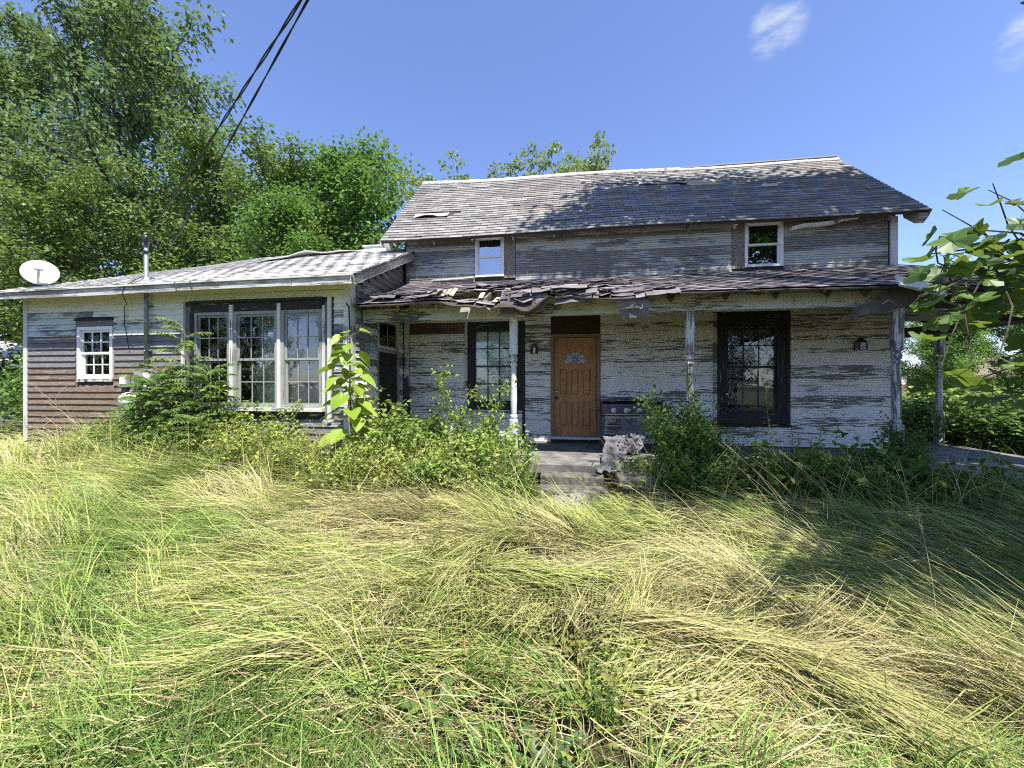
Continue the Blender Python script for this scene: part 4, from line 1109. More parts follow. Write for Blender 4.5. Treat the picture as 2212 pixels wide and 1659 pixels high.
# heap of rags on the porch, each piece on its own
for k, (x, y, z, c, nm) in enumerate(((-3.1, 7.25, .42, (.35, .04, .04), 'red'), (-2.9, 7.2, .42, (.5, .22, .16), 'orange pink'), (-2.65, 7.0, .42, (.02, .02, .025), 'black'), (-3.35, 6.9, .42, (.38, .24, .26), 'faded pink'), (-2.3, 6.95, .42, (.28, .27, .27), 'grey'))):
    m_ = mat_plain('rag_' + nm.replace(' ', '_'), c, .85, .15, .35, 8)
    cloth('rag', nm + ' rag in the heap of clothes on the left of the porch', [(x - .1, y + .16, z + .02), (x, y + .05, z + .16 + .03 * k % .1), (x + .06, y - .08, z + .10), (x + .05, y - .22, z)], .36, ('rag', m_)[0] if False else None or 'tarp', 20 + k, 'rag', 10, .06).data.materials[0] = m_
    bpy.context.scene.objects[-1]['group'] = 'rags on the porch' if False else 'rags on the porch'
# ------------------------------------------------------------------ foliage tools
def unit(a): return a / np.maximum(np.linalg.norm(a, axis=-1, keepdims=True), 1e-9)
def leaves_np(P, D, L, W, C, rng, droop=0., fold=.25):
    """folded lance-shaped leaves: base, two flanks, tip"""
    N = len(P); D = unit(D)
    R0 = rng.normal(size=(N, 3)); R0[:, 2] = np.abs(R0[:, 2]) + 1.3
    S = unit(np.cross(D, R0)); U = np.cross(S, D)
    L = np.broadcast_to(L, (N,))[:, None]; W = np.broadcast_to(W, (N,))[:, None]
    mid = P + D * L * .45
    tip = P + D * L; tip = tip + np.stack([np.zeros(N), np.zeros(N), -droop * L[:, 0]], -1)
    a = mid + S * W * .5 + U * W * fold; b = mid - S * W * .5 + U * W * fold
    V = np.stack([P, a, tip, b], 1).reshape(-1, 3)
    i = np.arange(N)[:, None] * 4
    F = np.concatenate([i + [0, 1, 2], i + [0, 2, 3]], 1).reshape(-1, 3)
    return V, F, np.repeat(C, 4, axis=0)
class Foliage:
    def __init__(s): s.V = []; s.F = []; s.C = []; s.n = 0
    def add(s, V, F, C):
        s.V.append(V); s.F.append(F + s.n); s.C.append(C); s.n += len(V)
    def mesh(s, name, mat=None): return mesh_np(name, np.concatenate(s.V), np.concatenate(s.F), mat or M['leaf'], np.concatenate(s.C))
def colors(rng, N, base, spread=.18, yellow=.0):
    base = np.array(base); k = rng.normal(1, spread, (N, 1)).clip(.45, 1.7)
    c = base[None] * k
    y = rng.random((N, 1)) * yellow
    return (c * (1 - y) + np.array([.34, .32, .07])[None] * y).clip(.005, .8)
def branch_path(rng, p, d, L, n=5, wob=.15, up=.0):
    pts = [Vector(p)]; d = Vector(d).normalized()
    for i in range(n):
        d = (d + Vector(rng.normal(0, wob, 3)) + Vector((0, 0, up))).normalized()
        pts.append(pts[-1] + d * (L / n))
    return pts, d
def make_tree_meshes(seed, h, crown_r, crown_base, n_limb, leaf, n_leaf, base_col, yellow=.12, clump=.34, slim=0., mat_bark='bark', flat=.0, tr=None):
    """tapered trunk, limbs, twigs; leaves hang in clumps round the twigs. Returns (trunk mesh, crown mesh)."""
    rng = np.random.default_rng(seed); mb = MB()
    tr = tr or h * .017
    pts = [Vector((0, 0, -.3))]; 
    for i in range(1, 9): pts.append(Vector((rng.normal(0, .05) * h * .12, rng.normal(0, .05) * h * .12, h * .93 * i / 8)))
    mb.tube(pts, [tr * (1 - .9 * i / 8) for i in range(9)], 9)
    tw = []
    for k in range(n_limb):
        f = crown_base + (1 - crown_base) * ((k + rng.random()) / n_limb) * .97
        z = f * h * .93; i = min(int(z / (h * .93) * 8), 7); t = z / (h * .93) * 8 - i
        p = pts[i].lerp(pts[i + 1], t)
        rel = (f - crown_base) / (1 - crown_base)
        prof = math.sin(math.pi * (.22 + .74 * rel)) ** .7
        L = crown_r * prof * rng.uniform(.7, 1.12)
        a = k * 2.399 + rng.normal(0, .4); up = .25 + .9 * rel + slim
        path, d = branch_path(rng, p, (math.cos(a), math.sin(a), up), L * math.hypot(1, up * .5), 5, .13, .03 - .05 * flat)
        r0 = tr * (1 - f * .9) * .6
        mb.tube(path, [max(.008, r0 * (1 - .85 * q / 5)) for q in range(6)], 6, False)
        for b in range(1, 6):
            for m in range(2):
                dd = (path[b] - path[b - 1]).normalized(); dv = Vector(rng.normal(0, .75, 3)); 
                sp, d2 = branch_path(rng, path[b].lerp(path[b - 1], rng.random()), dd + dv, L * rng.uniform(.22, .45) * (1.1 - .08 * b), 3, .2, .05)
                mb.tube(sp, [max(.005, r0 * .35), max(.004, r0 * .25), .005, .003], 4, False)
                tw += sp[1:]
        tw += path[3:]
    tw.append(pts[-1])
    tw = np.array([tuple(q) for q in tw])
    nc = len(tw)
    per = max(1, n_leaf // nc)
    clump_c = colors(rng, nc, base_col, .12, yellow)
    P = np.repeat(tw, per, axis=0); Cc = np.repeat(clump_c, per, axis=0)
    off = rng.normal(0, 1, P.shape) * clump * np.repeat(rng.uniform(.6, 1.25, (nc, 1)), per, axis=0); off[:, 2] *= .75
    P = P + off
    D = unit(off) + rng.normal(0, .55, P.shape) + np.array([0, 0, -.18])
    N = len(P)
    V, F, C = leaves_np(P, D, leaf * rng.uniform(.7, 1.3, N), leaf * rng.uniform(.45, .75, N), Cc * rng.normal(1, .11, (N, 1)).clip(.5, 1.6), rng, .15)
    fo = Foliage(); fo.add(V, F, C)
    return mb.mesh('trunk', M[mat_bark]), fo.mesh('crown')
def place_tree(meshes, name, label, loc, rz, sc, group=None, cat='tree'):
    t = thing(name, label, cat, loc, group); t.rotation_euler = (0, 0, rz); t.scale = sc if hasattr(sc, '__len__') else (sc,) * 3
    for nm, me in zip(('trunk', 'crown'), meshes):
        o = bpy.data.objects.new(nm, me); col.objects.link(o); o.parent = t
    return t

# ------------------------------------------------------------------ trees behind the wing
MAPLE_A = make_tree_meshes(101, 20, 6.6, .20, 30, .235, 27000, (.15, .22, .095), .06, .36)
MAPLE_B = make_tree_meshes(102, 14, 4.6, .16, 26, .20, 20000, (.145, .22, .065), .13, .32)
ASH = make_tree_meshes(103, 12, 3.9, .12, 26, .20, 21000, (.125, .245, .055), .08, .30)
GB = 'trees behind the wing'
place_tree(MAPLE_A, 'maple_tree', 'tallest silvery green maple rising behind the left end of the wing', (-21.5, 16.5, 0), .4, (1.0, 1.0, 1.02), GB)
place_tree(MAPLE_A, 'maple_tree', 'tall maple cut by the left edge of the photo, behind the satellite dish', (-29.5, 17.0, 0), 2.2, (1.0, 1.0, 1.0), GB)
place_tree(MAPLE_B, 'maple_tree', 'yellowish green tree behind the service mast', (-15.4, 15.2, 0), 1.0, (.95, .95, .86), GB)
place_tree(MAPLE_B, 'maple_tree', 'dark lower tree between the tall maple and the round ash behind the wing', (-11.9, 15.5, 0), 3.0, (.9, .9, .83), GB)
place_tree(ASH, 'ash_tree', 'round bright green tree next to the left end of the main roof', (-8.6, 14.8, 0), .7, (.95, .95, .90), GB)
place_tree(ASH, 'ash_tree', 'small drooping bright green tree in front of the round ash', (-9.9, 12.6, 0), 2.6, (.66, .66, .66), GB)
place_tree(MAPLE_B, 'maple_tree', 'shaded tree low behind the satellite dish', (-19.0, 11.9, 0), 4.2, (.8, .8, .68), GB)
place_tree(MAPLE_B, 'maple_tree', 'dark tree in the second row behind the tall maple', (-25.5, 21.5, 0), 5.2, (1.1, 1.1, 1.0), GB)
place_tree(ASH, 'ash_tree', 'dark tree in the second row left of the main roof', (-13.4, 20.5, 0), 1.9, (1.1, 1.1, .92), GB)
place_tree(MAPLE_B, 'maple_tree', 'shaded tree far left beside the shed', (-26.5, 12.6, 0), .2, (.8, .8, .72), GB)
# bare dead top above the tall maple
dt = thing('dead_tree', 'bare dead twigs standing above the maple at the top left', 'tree', (-23.4, 15.6, 0), None)
rng = np.random.default_rng(5); mb = MB()
mb.tube([(-23.4, 15.6, -.2), (-23.5, 15.6, 9), (-23.3, 15.5, 17)], [.2, .15, .07], 7)
for k in range(26):
    z = 15.8 + rng.random() * 2.6; a = rng.random() * 6.28
    p, d = branch_path(rng, (-23.3, 15.5, z), (math.cos(a) * .55, math.sin(a) * .4, 1.2), rng.uniform(1.6, 3.6), 5, .12, .03)
    mb.tube(p, [.035, .028, .02, .014, .009, .005], 4, False)
    for q in p[2:5]:
        p2, _ = branch_path(rng, q, d + Vector(rng.normal(0, .5, 3)), rng.uniform(.5, 1.1), 3, .2); mb.tube(p2, [.012, .009, .006, .004], 3, False)
mb.build('trunk', M['bark'], dt)
# saplings growing behind the ridge
SAP = []
for sd in range(3):
    rng = np.random.default_rng(300 + sd); mb = MB(); fo = Foliage()
    for k in range(16):
        a = rng.random() * 6.28; top = 7.15 + rng.random() ** 2.0 * 1.45
        p, d = branch_path(rng, (0, 0, 5.2), (math.cos(a) * .62, math.sin(a) * .25, 1.), top - 5.2, 8, .07, .05)
        mb.tube(p, [.028 * (1 - .11 * i) for i in range(9)], 4, False)
        for q in p[3:]:
            for m in range(3):
                sp, _ = branch_path(rng, q, Vector((rng.normal(0, 1), rng.normal(0, .7), rng.normal(.35, .4))), rng.uniform(.08, .36), 2, .2)
                mb.tube(sp, [.006, .004, .002], 3, False)
                n_ = 24; Q = np.array([tuple(sp[-1])] * n_) + rng.normal(0, .075, (n_, 3)); D = rng.normal(0, 1, (n_, 3)) + np.array([0, 0, .1])
                fo.add(*leaves_np(Q, D, .12 * rng.uniform(.6, 1.3, n_), .07 * rng.uniform(.6, 1.2, n_), colors(rng, n_, (.25, .33, .10), .22, .3), rng, .2))
    mb.tube([(0, 0, 0), (.05, 0, 3), (0, 0, 5.3)], [.07, .055, .035], 6)
    SAP.append((mb.mesh('trunk', M['bark']), fo.mesh('crown')))
GS = 'saplings behind the main roof'
for k, (x, y, s, lb) in enumerate(((-3.7, 11.9, .965, 'leftmost low sapling tops showing over the main roof ridge'), (-2.7, 12.9, 1.03, 'thin tall sapling tops showing over the ridge left of the dense clump'), (-1.6, 13.0, 1.06, 'leafy sapling tops left of the densest clump on the ridge'), (-.6, 12.9, 1.10, 'densest and tallest sapling clump rising over the ridge'), (.2, 13.0, 1.07, 'pointed sapling shoots right of the densest clump on the ridge'), (1.1, 12.9, 1.03, 'rightmost sapling tops showing over the main roof ridge'))):
    place_tree(SAP[k % 3], 'sapling', lb, (x, y, 0), k * 1.3, (1.15, 1.0, s), GS)

# ------------------------------------------------------------------ trees and house far right, unseen trees added behind the viewer for window reflections
GR = 'trees beyond the side porch'
for k, (m, x, y, rz, s, lb) in enumerate(((ASH, 15.0, 19.0, .3, .42, 'bright green young tree seen through the side porch posts'), (ASH, 19.3, 20.0, 2.0, .46, 'bright young tree left of the distant brick house'), (MAPLE_B, 25.5, 30.0, 1.0, .52, 'dark tree behind the distant brick house'), (MAPLE_B, 17.8, 30, 3.3, .55, 'dark tree in the far row right of the house'), (ASH, 12.5, 15.0, 4.0, .30, 'low bright bush tree close behind the side porch'), (MAPLE_B, 33, 31, 2.0, .6, 'far tree at the right edge behind the big leaves'))):
    place_tree(m, 'young_tree', lb, (x, y, 0), rz, s, GR)
nb = thing('brick_house', 'distant low brick house with tan roof at the right edge', 'house', (26, 25, 0))
MB().box(22.3, 30, 24, 30, 0, 2.0).build('wall', mat_plain('brick_red', (.28, .13, .09), .9, .1, .3, 3), nb)
MB().prism([(22.0, 1.95), (30.3, 1.95), (28.2, 3.2), (24.1, 3.2)], 23.6, 30.4, 'y').build('roof', mat_plain('tan_roof', (.30, .23, .17), .9, .1, .3, 3), nb)
MB().box(23.4, 24.4, 23.96, 24.0, .7, 1.6).build('window', M['vinyl'], nb)
sh = thing('shed', 'low shed with a pale pinkish shingled roof left of the wing', 'shed', (-21, 12.5, 0))
MB().box(-24.5, -17.2, 12.0, 15.5, 0, 2.2).build('wall', M['siding_wing_bare'], sh)
mb = MB()
def shed_pt(u, v, w=0.): return Vector((u, 13.7 - v * .85 - w * .5, 3.42 - v * .53 + w * .85))
mb.add([shed_pt(-25, 0), shed_pt(-16.9, 0), shed_pt(-16.9, 2.3), shed_pt(-25, 2.3)], [(0, 1, 2, 3)]); mb.add([shed_pt(-25, 0), shed_pt(-16.9, 0), Vector((-16.9, 15.7, 2.2)), Vector((-25, 15.7, 2.2))], [(0, 1, 2, 3)])
sr = mb.build('roof', M['shingle_pale'], sh, solid=.05)
mb = MB(); sheet(mb, shed_pt, -22.5, -16.9, 16, .14, .30, rg, None, .02, .02, .01); tag(mb.build('shingle_courses', M['shingle_pale'], sr), kind='stuff')
for k in range(3):
    o = MB().bar((-13.2 + .1 * k, 6.62 - .2 * k, .34 - .03 * k), (-10.75, 6.70 - .2 * k, .42 - .04 * k), .15, .04).build('timber_plank', M['trim_white_x'])
    tag(o, ('uppermost', 'middle', 'lowest')[k] + ' of the weathered planks lying left of the wing corner', 'plank', 'planks beside the wing')
ST = (MAPLE_A, MAPLE_B, ASH)  # unseen trees, added to darken what the windows reflect
for k, (x, y, s) in enumerate(((-34, -11, .36), (-28, -14, .52), (-22, -13, .38), (-16, -15, .54), (-10.5, -14, .37), (-5, -15.5, .55), (.5, -14, .37), (6, -15.5, .54), (11.5, -14, .37), (17, -15, .54), (23, -13.5, .37), (29, -12, .5))):
    place_tree(ST[k % 2], 'reflection_tree', 'unseen leafy tree added behind the viewer for window reflections, ' + ('first', 'second', 'third', 'fourth', 'fifth', 'sixth', 'seventh', 'eighth', 'ninth', 'tenth', 'eleventh', 'twelfth')[k] + ' from the left', (x, y, 0), k * .9, (s * 1.25, s * 1.25, s), 'trees added for window reflections')

# ------------------------------------------------------------------ tulip tree on the right: trunk out of the picture, crown overhead, one branch hanging in
tt = thing('tulip_tree', 'tulip tree whose leafy branch hangs into the right edge of the photo', 'tree', (8.6, 1.2, 0))
rng = np.random.default_rng(77); mb = MB()
mb.tube([(8.6, 1.2, -.3), (8.55, 1.25, 3), (8.3, 1.5, 7), (8.0, 1.8, 12), (7.8, 2.0, 16)], [.32, .26, .21, .14, .05], 12)
fo = Foliage(); cl = []
def dense(x, y, z):
    """keep leaf clumps whose shadow lies on the right of the lawn and of the roof"""
    t = (z - .3) / SUN.z; gx_, gy_ = x - SUN.x * t, y - SUN.y * t      # where the shadow meets the lawn
    lawn = (gy_ < 6.8) and ((gy_ > 4.55 + .2 * math.sin(gx_ * 2.7) and gx_ > .9) or (gx_ > 1.9 + .3 * math.sin(gy_ * 2.3) and gy_ > 3.05 - .15 * gx_ + .35 * math.sin(gx_ * 3.1)))
    t2 = (z - 5.6) / SUN.z; hx, hy = x - SUN.x * t2, y - SUN.y * t2    # and the main roof
    roof = (7.9 < hy < 9.85) and (hx > -.6 + 1.25 * (hy - 8.2) + .6 * math.sin(hy * 3 + hx)) and not (hx > 5 and hy > 9.7)
    return lawn, roof
tries = 0; n_roof = n_lawn = 0
while (n_roof < 400 or n_lawn < 290) and tries < 150000:
    tries += 1
    x, y, z = rng.uniform(1.5, 13), rng.uniform(-5, 9.5), rng.uniform(8.6, 15)
    lawn, roof = dense(x, y, z)
    zc = .989 * y - .147 * x; xc = .989 * x + .147 * y
    if zc > .3 and (z - 1.6) / zc < 1.22 and abs(xc / zc) < 1.5: continue          # keeps the view of the sky free
    if lawn or roof:
        if roof and n_roof < 400: n_roof += 1; cl.append((x, y, z))
        elif lawn and n_lawn < 290: n_lawn += 1; cl.append((x, y, z))
cl += [(rng.normal(8.2, 1.7), rng.normal(.2, 1.5), rng.uniform(4.6, 10)) for k in range(300)]
cl += [(rng.normal(3.3, .55), rng.normal(.65, .5), rng.uniform(5.6, 7.4)) for k in range(0)]
def lit_lawn(c): t_ = (c[2] - .3) / SUN.z; a_, b_ = c[0] - SUN.x * t_, c[1] - SUN.y * t_; return a_ < 2.3 and .5 < b_ < 4.4
cl = [c for c in cl if not lit_lawn(c)]
cl = np.array([c for c in cl if not (.989 * c[1] - .147 * c[0] > .3 and abs((.989 * c[0] + .147 * c[1]) / (.989 * c[1] - .147 * c[0])) < 1.5 and (c[2] - 1.6) / (.989 * c[1] - .147 * c[0]) < 1.25)])
for k in range(0, len(cl), 5):
    e = Vector(cl[k]); f = min(.95, max(.35, (e.z - 5) / 11)); p0 = Vector((8.6, 1.2, 0)).lerp(Vector((7.8, 2.0, 16)), f * .8)
    mid = p0.lerp(e, .5) + Vector((0, 0, .5)); mb.tube([p0, mid, e], [.05, .03, .008], 5, False)
per = 38
P = np.repeat(cl, per, axis=0) + rng.normal(0, .36, (len(cl) * per, 3)) * np.array([1, 1, .6])
D = rng.normal(0, 1, P.shape) * np.array([1, 1, .5])
fo.add(*leaves_np(P, D, rng.uniform(.13, .22, len(P)), rng.uniform(.11, .18, len(P)), colors(rng, len(P), (.075, .14, .03), .2, .1), rng, .2))
mb.build('trunk', M['bark'], tt)
link('crown', fo.mesh('crown'), tt)
# the branch with its big lobed leaves
def tulip_leaf(fold, curl):
    out = [(0, 0), (.18, .02), (.40, .06), (.52, .20), (.36, .34), (.30, .44), (.44, .60), (.40, .80), (.16, .78), (0, .72)]
    vs = []; fs = []
    for sg in (-1, 1):
        for (x, y) in out: vs.append((sg * x, y, abs(x) * fold - curl * (y - .35) ** 2 + .03 * math.sin(9 * x + 5 * y)))
    n_ = len(out)
    mid = [(0, 0), (0, .2), (0, .34), (0, .5), (0, .72)]
    for sg, o in ((-1, 0), (1, n_)):
        c = len(vs); vs.append((sg * .02, .38, -.0))
        for i in range(n_ - 1):
            f = (c, o + i, o + i + 1); fs.append(f if sg < 0 else f[::-1])
        f = (c, o + n_ - 1, o); fs.append(f if sg < 0 else f[::-1])
    m = MB(); m.add(vs, fs); return m.mesh('leaf', M['tulip'])
TL = [tulip_leaf(f, c) for f, c in ((.25, .5), (.45, .3), (.1, .9), (.35, -.3))]
br_paths = []
main_b = [Vector(p) for p in ((8.4, 1.4, 4.6), (6.2, 1.9, 3.7), (4.4, 2.4, 3.0), (3.2, 2.5, 2.45), (2.4, 2.4, 2.22), (1.85, 2.25, 2.14))]
mb = MB(); mb.tube(main_b, [.05, .03, .02, .010, .006, .003], 7)
subs = []
def pxl(p_): return 1106 + 850 * (.989 * p_.x + .147 * p_.y) / (.989 * p_.y - .147 * p_.x)      # how far right of the view axis
for k in range(60):
    t = rng.uniform(.45, 1.0) ** .8 * 4.99; i = int(t); p = main_b[i].lerp(main_b[i + 1], t - i)
    dirn = Vector((rng.normal(-.75, .35), rng.normal(-.1, .55), rng.normal(-.15, .50)))
    sp, d = branch_path(rng, p, dirn, rng.uniform(.25, .85), 4, .16, .05)
    if pxl(sp[-1]) < 2010 or pxl(sp[2]) < 2010: continue
    mb.tube(sp, [.005, .004, .0035, .003, .002], 5, False); subs += [(q, d) for q in sp[1:]]
for a, b_ in (((2.9, 2.5, 2.4), (2.05, 2.2, 2.46)), ((3.1, 2.5, 2.5), (2.16, 2.2, 2.72)), ((2.5, 2.4, 2.25), (1.86, 2.15, 2.33)), ((2.2, 2.3, 2.2), (1.70, 2.15, 2.22)), ((2.5, 2.5, 2.1), (1.80, 2.3, 2.02)), ((3.2, 2.4, 1.9), (2.15, 2.2, 1.66)), ((3.4, 2.4, 1.8), (2.2, 2.2, 1.80)), ((3.3, 2.6, 1.75), (2.25, 2.35, 1.55)), ((3.4, 2.6, 1.9), (2.05, 2.3, 1.90)), ((2.9, 2.6, 2.2), (1.95, 2.4, 1.98)), ((3.2, 2.7, 2.3), (2.0, 2.45, 2.12)), ((3.3, 2.8, 2.0), (2.3, 2.5, 1.72)), ((3.3, 2.6, 1.6), (2.2, 2.3, 1.45)), ((3.2, 2.8, 1.5), (2.35, 2.5, 1.36)), ((3.3, 2.7, 1.9), (2.1, 2.4, 1.62))):
    a, b_ = Vector(a), Vector(b_); mb.tube([a, a.lerp(b_, .5) + Vector((0, 0, .05)), b_], [.007, .005, .003], 5, False)
    for q in (.4, .55, .7, .85, 1.0): subs.append((a.lerp(b_, q), (b_ - a).normalized()))
for k in range(105):
    xx, yy = rng.uniform(1.72, 2.9), rng.uniform(2.05, 2.9); xr_ = xx - .5 * (yy - 2.2); zz = rng.uniform(1.35, 2.75)
    if zz > 2.18 + (xr_ - 1.75) * .55 or zz < 1.92 - (xr_ - 1.75) * .95: continue
    e = Vector((xx, yy, zz)); a_ = e + Vector((rng.uniform(.1, .25), rng.uniform(0, .15), rng.uniform(-.05, .12)))
    mb.tube([a_, a_.lerp(e, .5) + Vector((0, 0, .03)), e], [.0028, .002, .0015], 4, False); subs += [(e, (e - a_).normalized()), (a_.lerp(e, .6), (e - a_).normalized())]
subs = subs[::-1]
branch = mb.build('branch', M['bark'], tt)
pet = MB(); cnt = 0
for q, d in subs:
    if cnt >= 300: break
    u_ = Vector((rng.normal(-.5, .6), rng.normal(-.5, .5), rng.normal(-.25, .3))).normalized()
    lp_ = q + u_ * rng.uniform(.04, .10)
    zc = .989 * lp_.y - .147 * lp_.x; xc = .989 * lp_.x + .147 * lp_.y
    pxx = 1106 + 850 * xc / zc; pyy = 829.5 - 850 * (lp_.z - 1.6) / zc
    if pxx < 1985 - .10 * (pyy - 560) or lp_.z < 1.5: continue
    s = rng.uniform(.085, .14)
    tilt = Euler((rng.normal(-.45, .40), rng.normal(0, .35), math.atan2(-u_.x, u_.y) + rng.normal(0, .3)))
    o = link('leaf', TL[cnt % 4], branch, lp_, tilt, (s, s, s)); cnt += 1
    if cnt % 3 == 0: MB().tube([q, lp_], [.0028, .002], 4, False).build('leaf_stalk', M['stem'], branch)
# ------------------------------------------------------------------ tall lodged grass
CTRL = np.array([  # x, y, heading (deg), how far laid over 0..1
    (-9, 5.5, 185, .8), (-6, 4.5, 195, .85), (-3, 2.6, 200, .95), (-2, 1.8, 195, .95), (-4.5, 3.2, 190, .9), (-1.4, 3.6, 205, .85), (-2.2, 4.8, 215, .6),
    (-.7, 3.0, 225, .75), (-.5, 2.4, 195, .9), (-.1, 4.2, 160, .6), (.2, 3.3, 330, .7), (.4, 2.6, 20, .9), (-.6, 1.7, 170, .95), (-1.2, 1.4, 185, .95), (-.9, 1.1, 150, .7),
    (1.3, 3.7, 190, 1.), (1.6, 3.1, 150, .95), (2.4, 3.6, 140, .85), (2.2, 2.6, 150, .8), (3.6, 4.2, 135, .8), (1.1, 2.1, -28, 1.), (1.7, 1.8, -30, 1.), (2.4, 2.1, 160, .75), (.8, 1.5, -15, .9), (.3, 1.2, 10, .8), (5, 4.5, 130, .7)])
# swaths: patches flattened by wind and rain, each with its own heading, height and colour
SW = np.random.default_rng(55)
sw_n = 420
sw_y = .6 + 6.2 * SW.random(sw_n) ** 1.25; sw_x = SW.uniform(-1, 1, sw_n) * (1.4 * sw_y + 1.5) - .147 * sw_y
sw_dir = SW.normal(0, .34, sw_n); sw_lod = SW.normal(0, .16, sw_n); sw_len = SW.uniform(.75, 1.25, sw_n); sw_col = SW.normal(0, .10, sw_n); sw_green = SW.random(sw_n)
def swath(x, y):
    out = np.zeros(len(x), int)
    for a in range(0, len(x), 20000):
        d = (x[a:a + 20000, None] - sw_x[None]) ** 2 + (y[a:a + 20000, None] - sw_y[None]) ** 2; out[a:a + 20000] = d.argmin(1)
    return out
def flow(x, y):
    d2 = (x[:, None] - CTRL[None, :, 0]) ** 2 + ((y[:, None] - CTRL[None, :, 1]) * 1.4) ** 2 + .05
    w = 1 / d2 ** 1.5; w /= w.sum(1, keepdims=True)
    a = np.radians(CTRL[:, 2]); vx = (w * np.cos(a)).sum(1); vy = (w * np.sin(a)).sum(1)
    ang = np.arctan2(vy, vx) + (fnoise(x * .8, y * .8, 61, 2) - .5) * 1.5 + (fnoise(x * 2.6, y * 2.6, 71, 2) - .5) * .7
    return ang, (w * CTRL[:, 3]).sum(1)
def blades(x, y, z, ang, th0, th1, L, W, C, lockbend, rng, K=5):
    N = len(x); t = np.linspace(0, 1, K)
    th = th0[:, None] + (th1 - th0)[:, None] * t[None]
    step = L[:, None] / (K - 1)
    ds = np.cos(th) * step; dz = np.sin(th) * step
    s = np.concatenate([np.zeros((N, 1)), np.cumsum(ds[:, :-1], 1)], 1); hh = np.concatenate([np.zeros((N, 1)), np.cumsum(dz[:, :-1], 1)], 1)
    bend = (rng.normal(0, .14, N) + (0 if lockbend is None else lockbend))[:, None] * t[None] ** 2
    X = x[:, None] + s * np.cos(ang[:, None] + bend); Y = y[:, None] + s * np.sin(ang[:, None] + bend); Z = z[:, None] + hh
    g = ground_z(X.ravel(), Y.ravel()).reshape(X.shape)
    Z = np.maximum(Z, g + .015 + rng.random((N, 1)) * .10)
    sx, sy = -np.sin(ang + rng.normal(0, .5, N)), np.cos(ang + rng.normal(0, .5, N)); sz = rng.normal(0, .45, N)
    wt = W[:, None] * (1 - .85 * t[None] ** 1.6) * .5
    Pm = np.stack([X, Y, Z], -1); S = np.stack([sx, sy, sz], -1); S = unit(S)
    A = Pm + S[:, None] * wt[..., None]; B = Pm - S[:, None] * wt[..., None]
    V = np.stack([A, B], 2).reshape(-1, 3)
    i = (np.arange(N) * K * 2)[:, None, None] + (np.arange(K - 1) * 2)[None, :, None] + np.array([0, 1, 3, 2])[None, None]
    F = i.reshape(-1, 4)
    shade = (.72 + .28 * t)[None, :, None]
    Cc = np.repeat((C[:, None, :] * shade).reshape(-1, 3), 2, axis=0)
    return V, F, Cc
rng = np.random.default_rng(2024)
def sample_area(n, ymin, ymax, margin, bias):
    y = ymin + (ymax - ymin) * rng.random(n) ** bias
    half = 1.34 * np.abs(y) + margin
    x = rng.uniform(-1, 1, n) * half - .147 * y
    return x, y
def blocked(x, y):
    return ((y > 6.0) & (x > XS - .1)) | ((y > YW - .05) & (x > WXL - .05)) | ((y > 5.05) & (np.abs(x) < .56)) | ((np.abs(x - .84) < .24) & (np.abs(y - 5.32) < .25)) | (np.hypot(x, y) < .75)
STRAW = np.array([.55, .48, .25]); YG = np.array([.36, .42, .115]); GREEN = np.array([.14, .23, .055]); DEEP = np.array([.075, .14, .035])
def grass_color(x, y, N, r):
    a = fnoise(x * .75 + 3, y * .9, 81, 3); b = fnoise(x * 2.1, y * 2.1, 91, 2)
    k = (a * .65 + b * .35 + rng.normal(0, .05, N) + r) - .09 * sstep(1.5, 2.2, x) * sstep(2.5, 3.2, y)  # last term: greener, darker colour put in where tree shade lies on the right
    s = sstep(.455, .61, k)[:, None]; d = sstep(.42, .30, k)[:, None]
    c = YG * (1 - s) + STRAW * s
    c = c * (1 - d) + GREEN * d
    return c
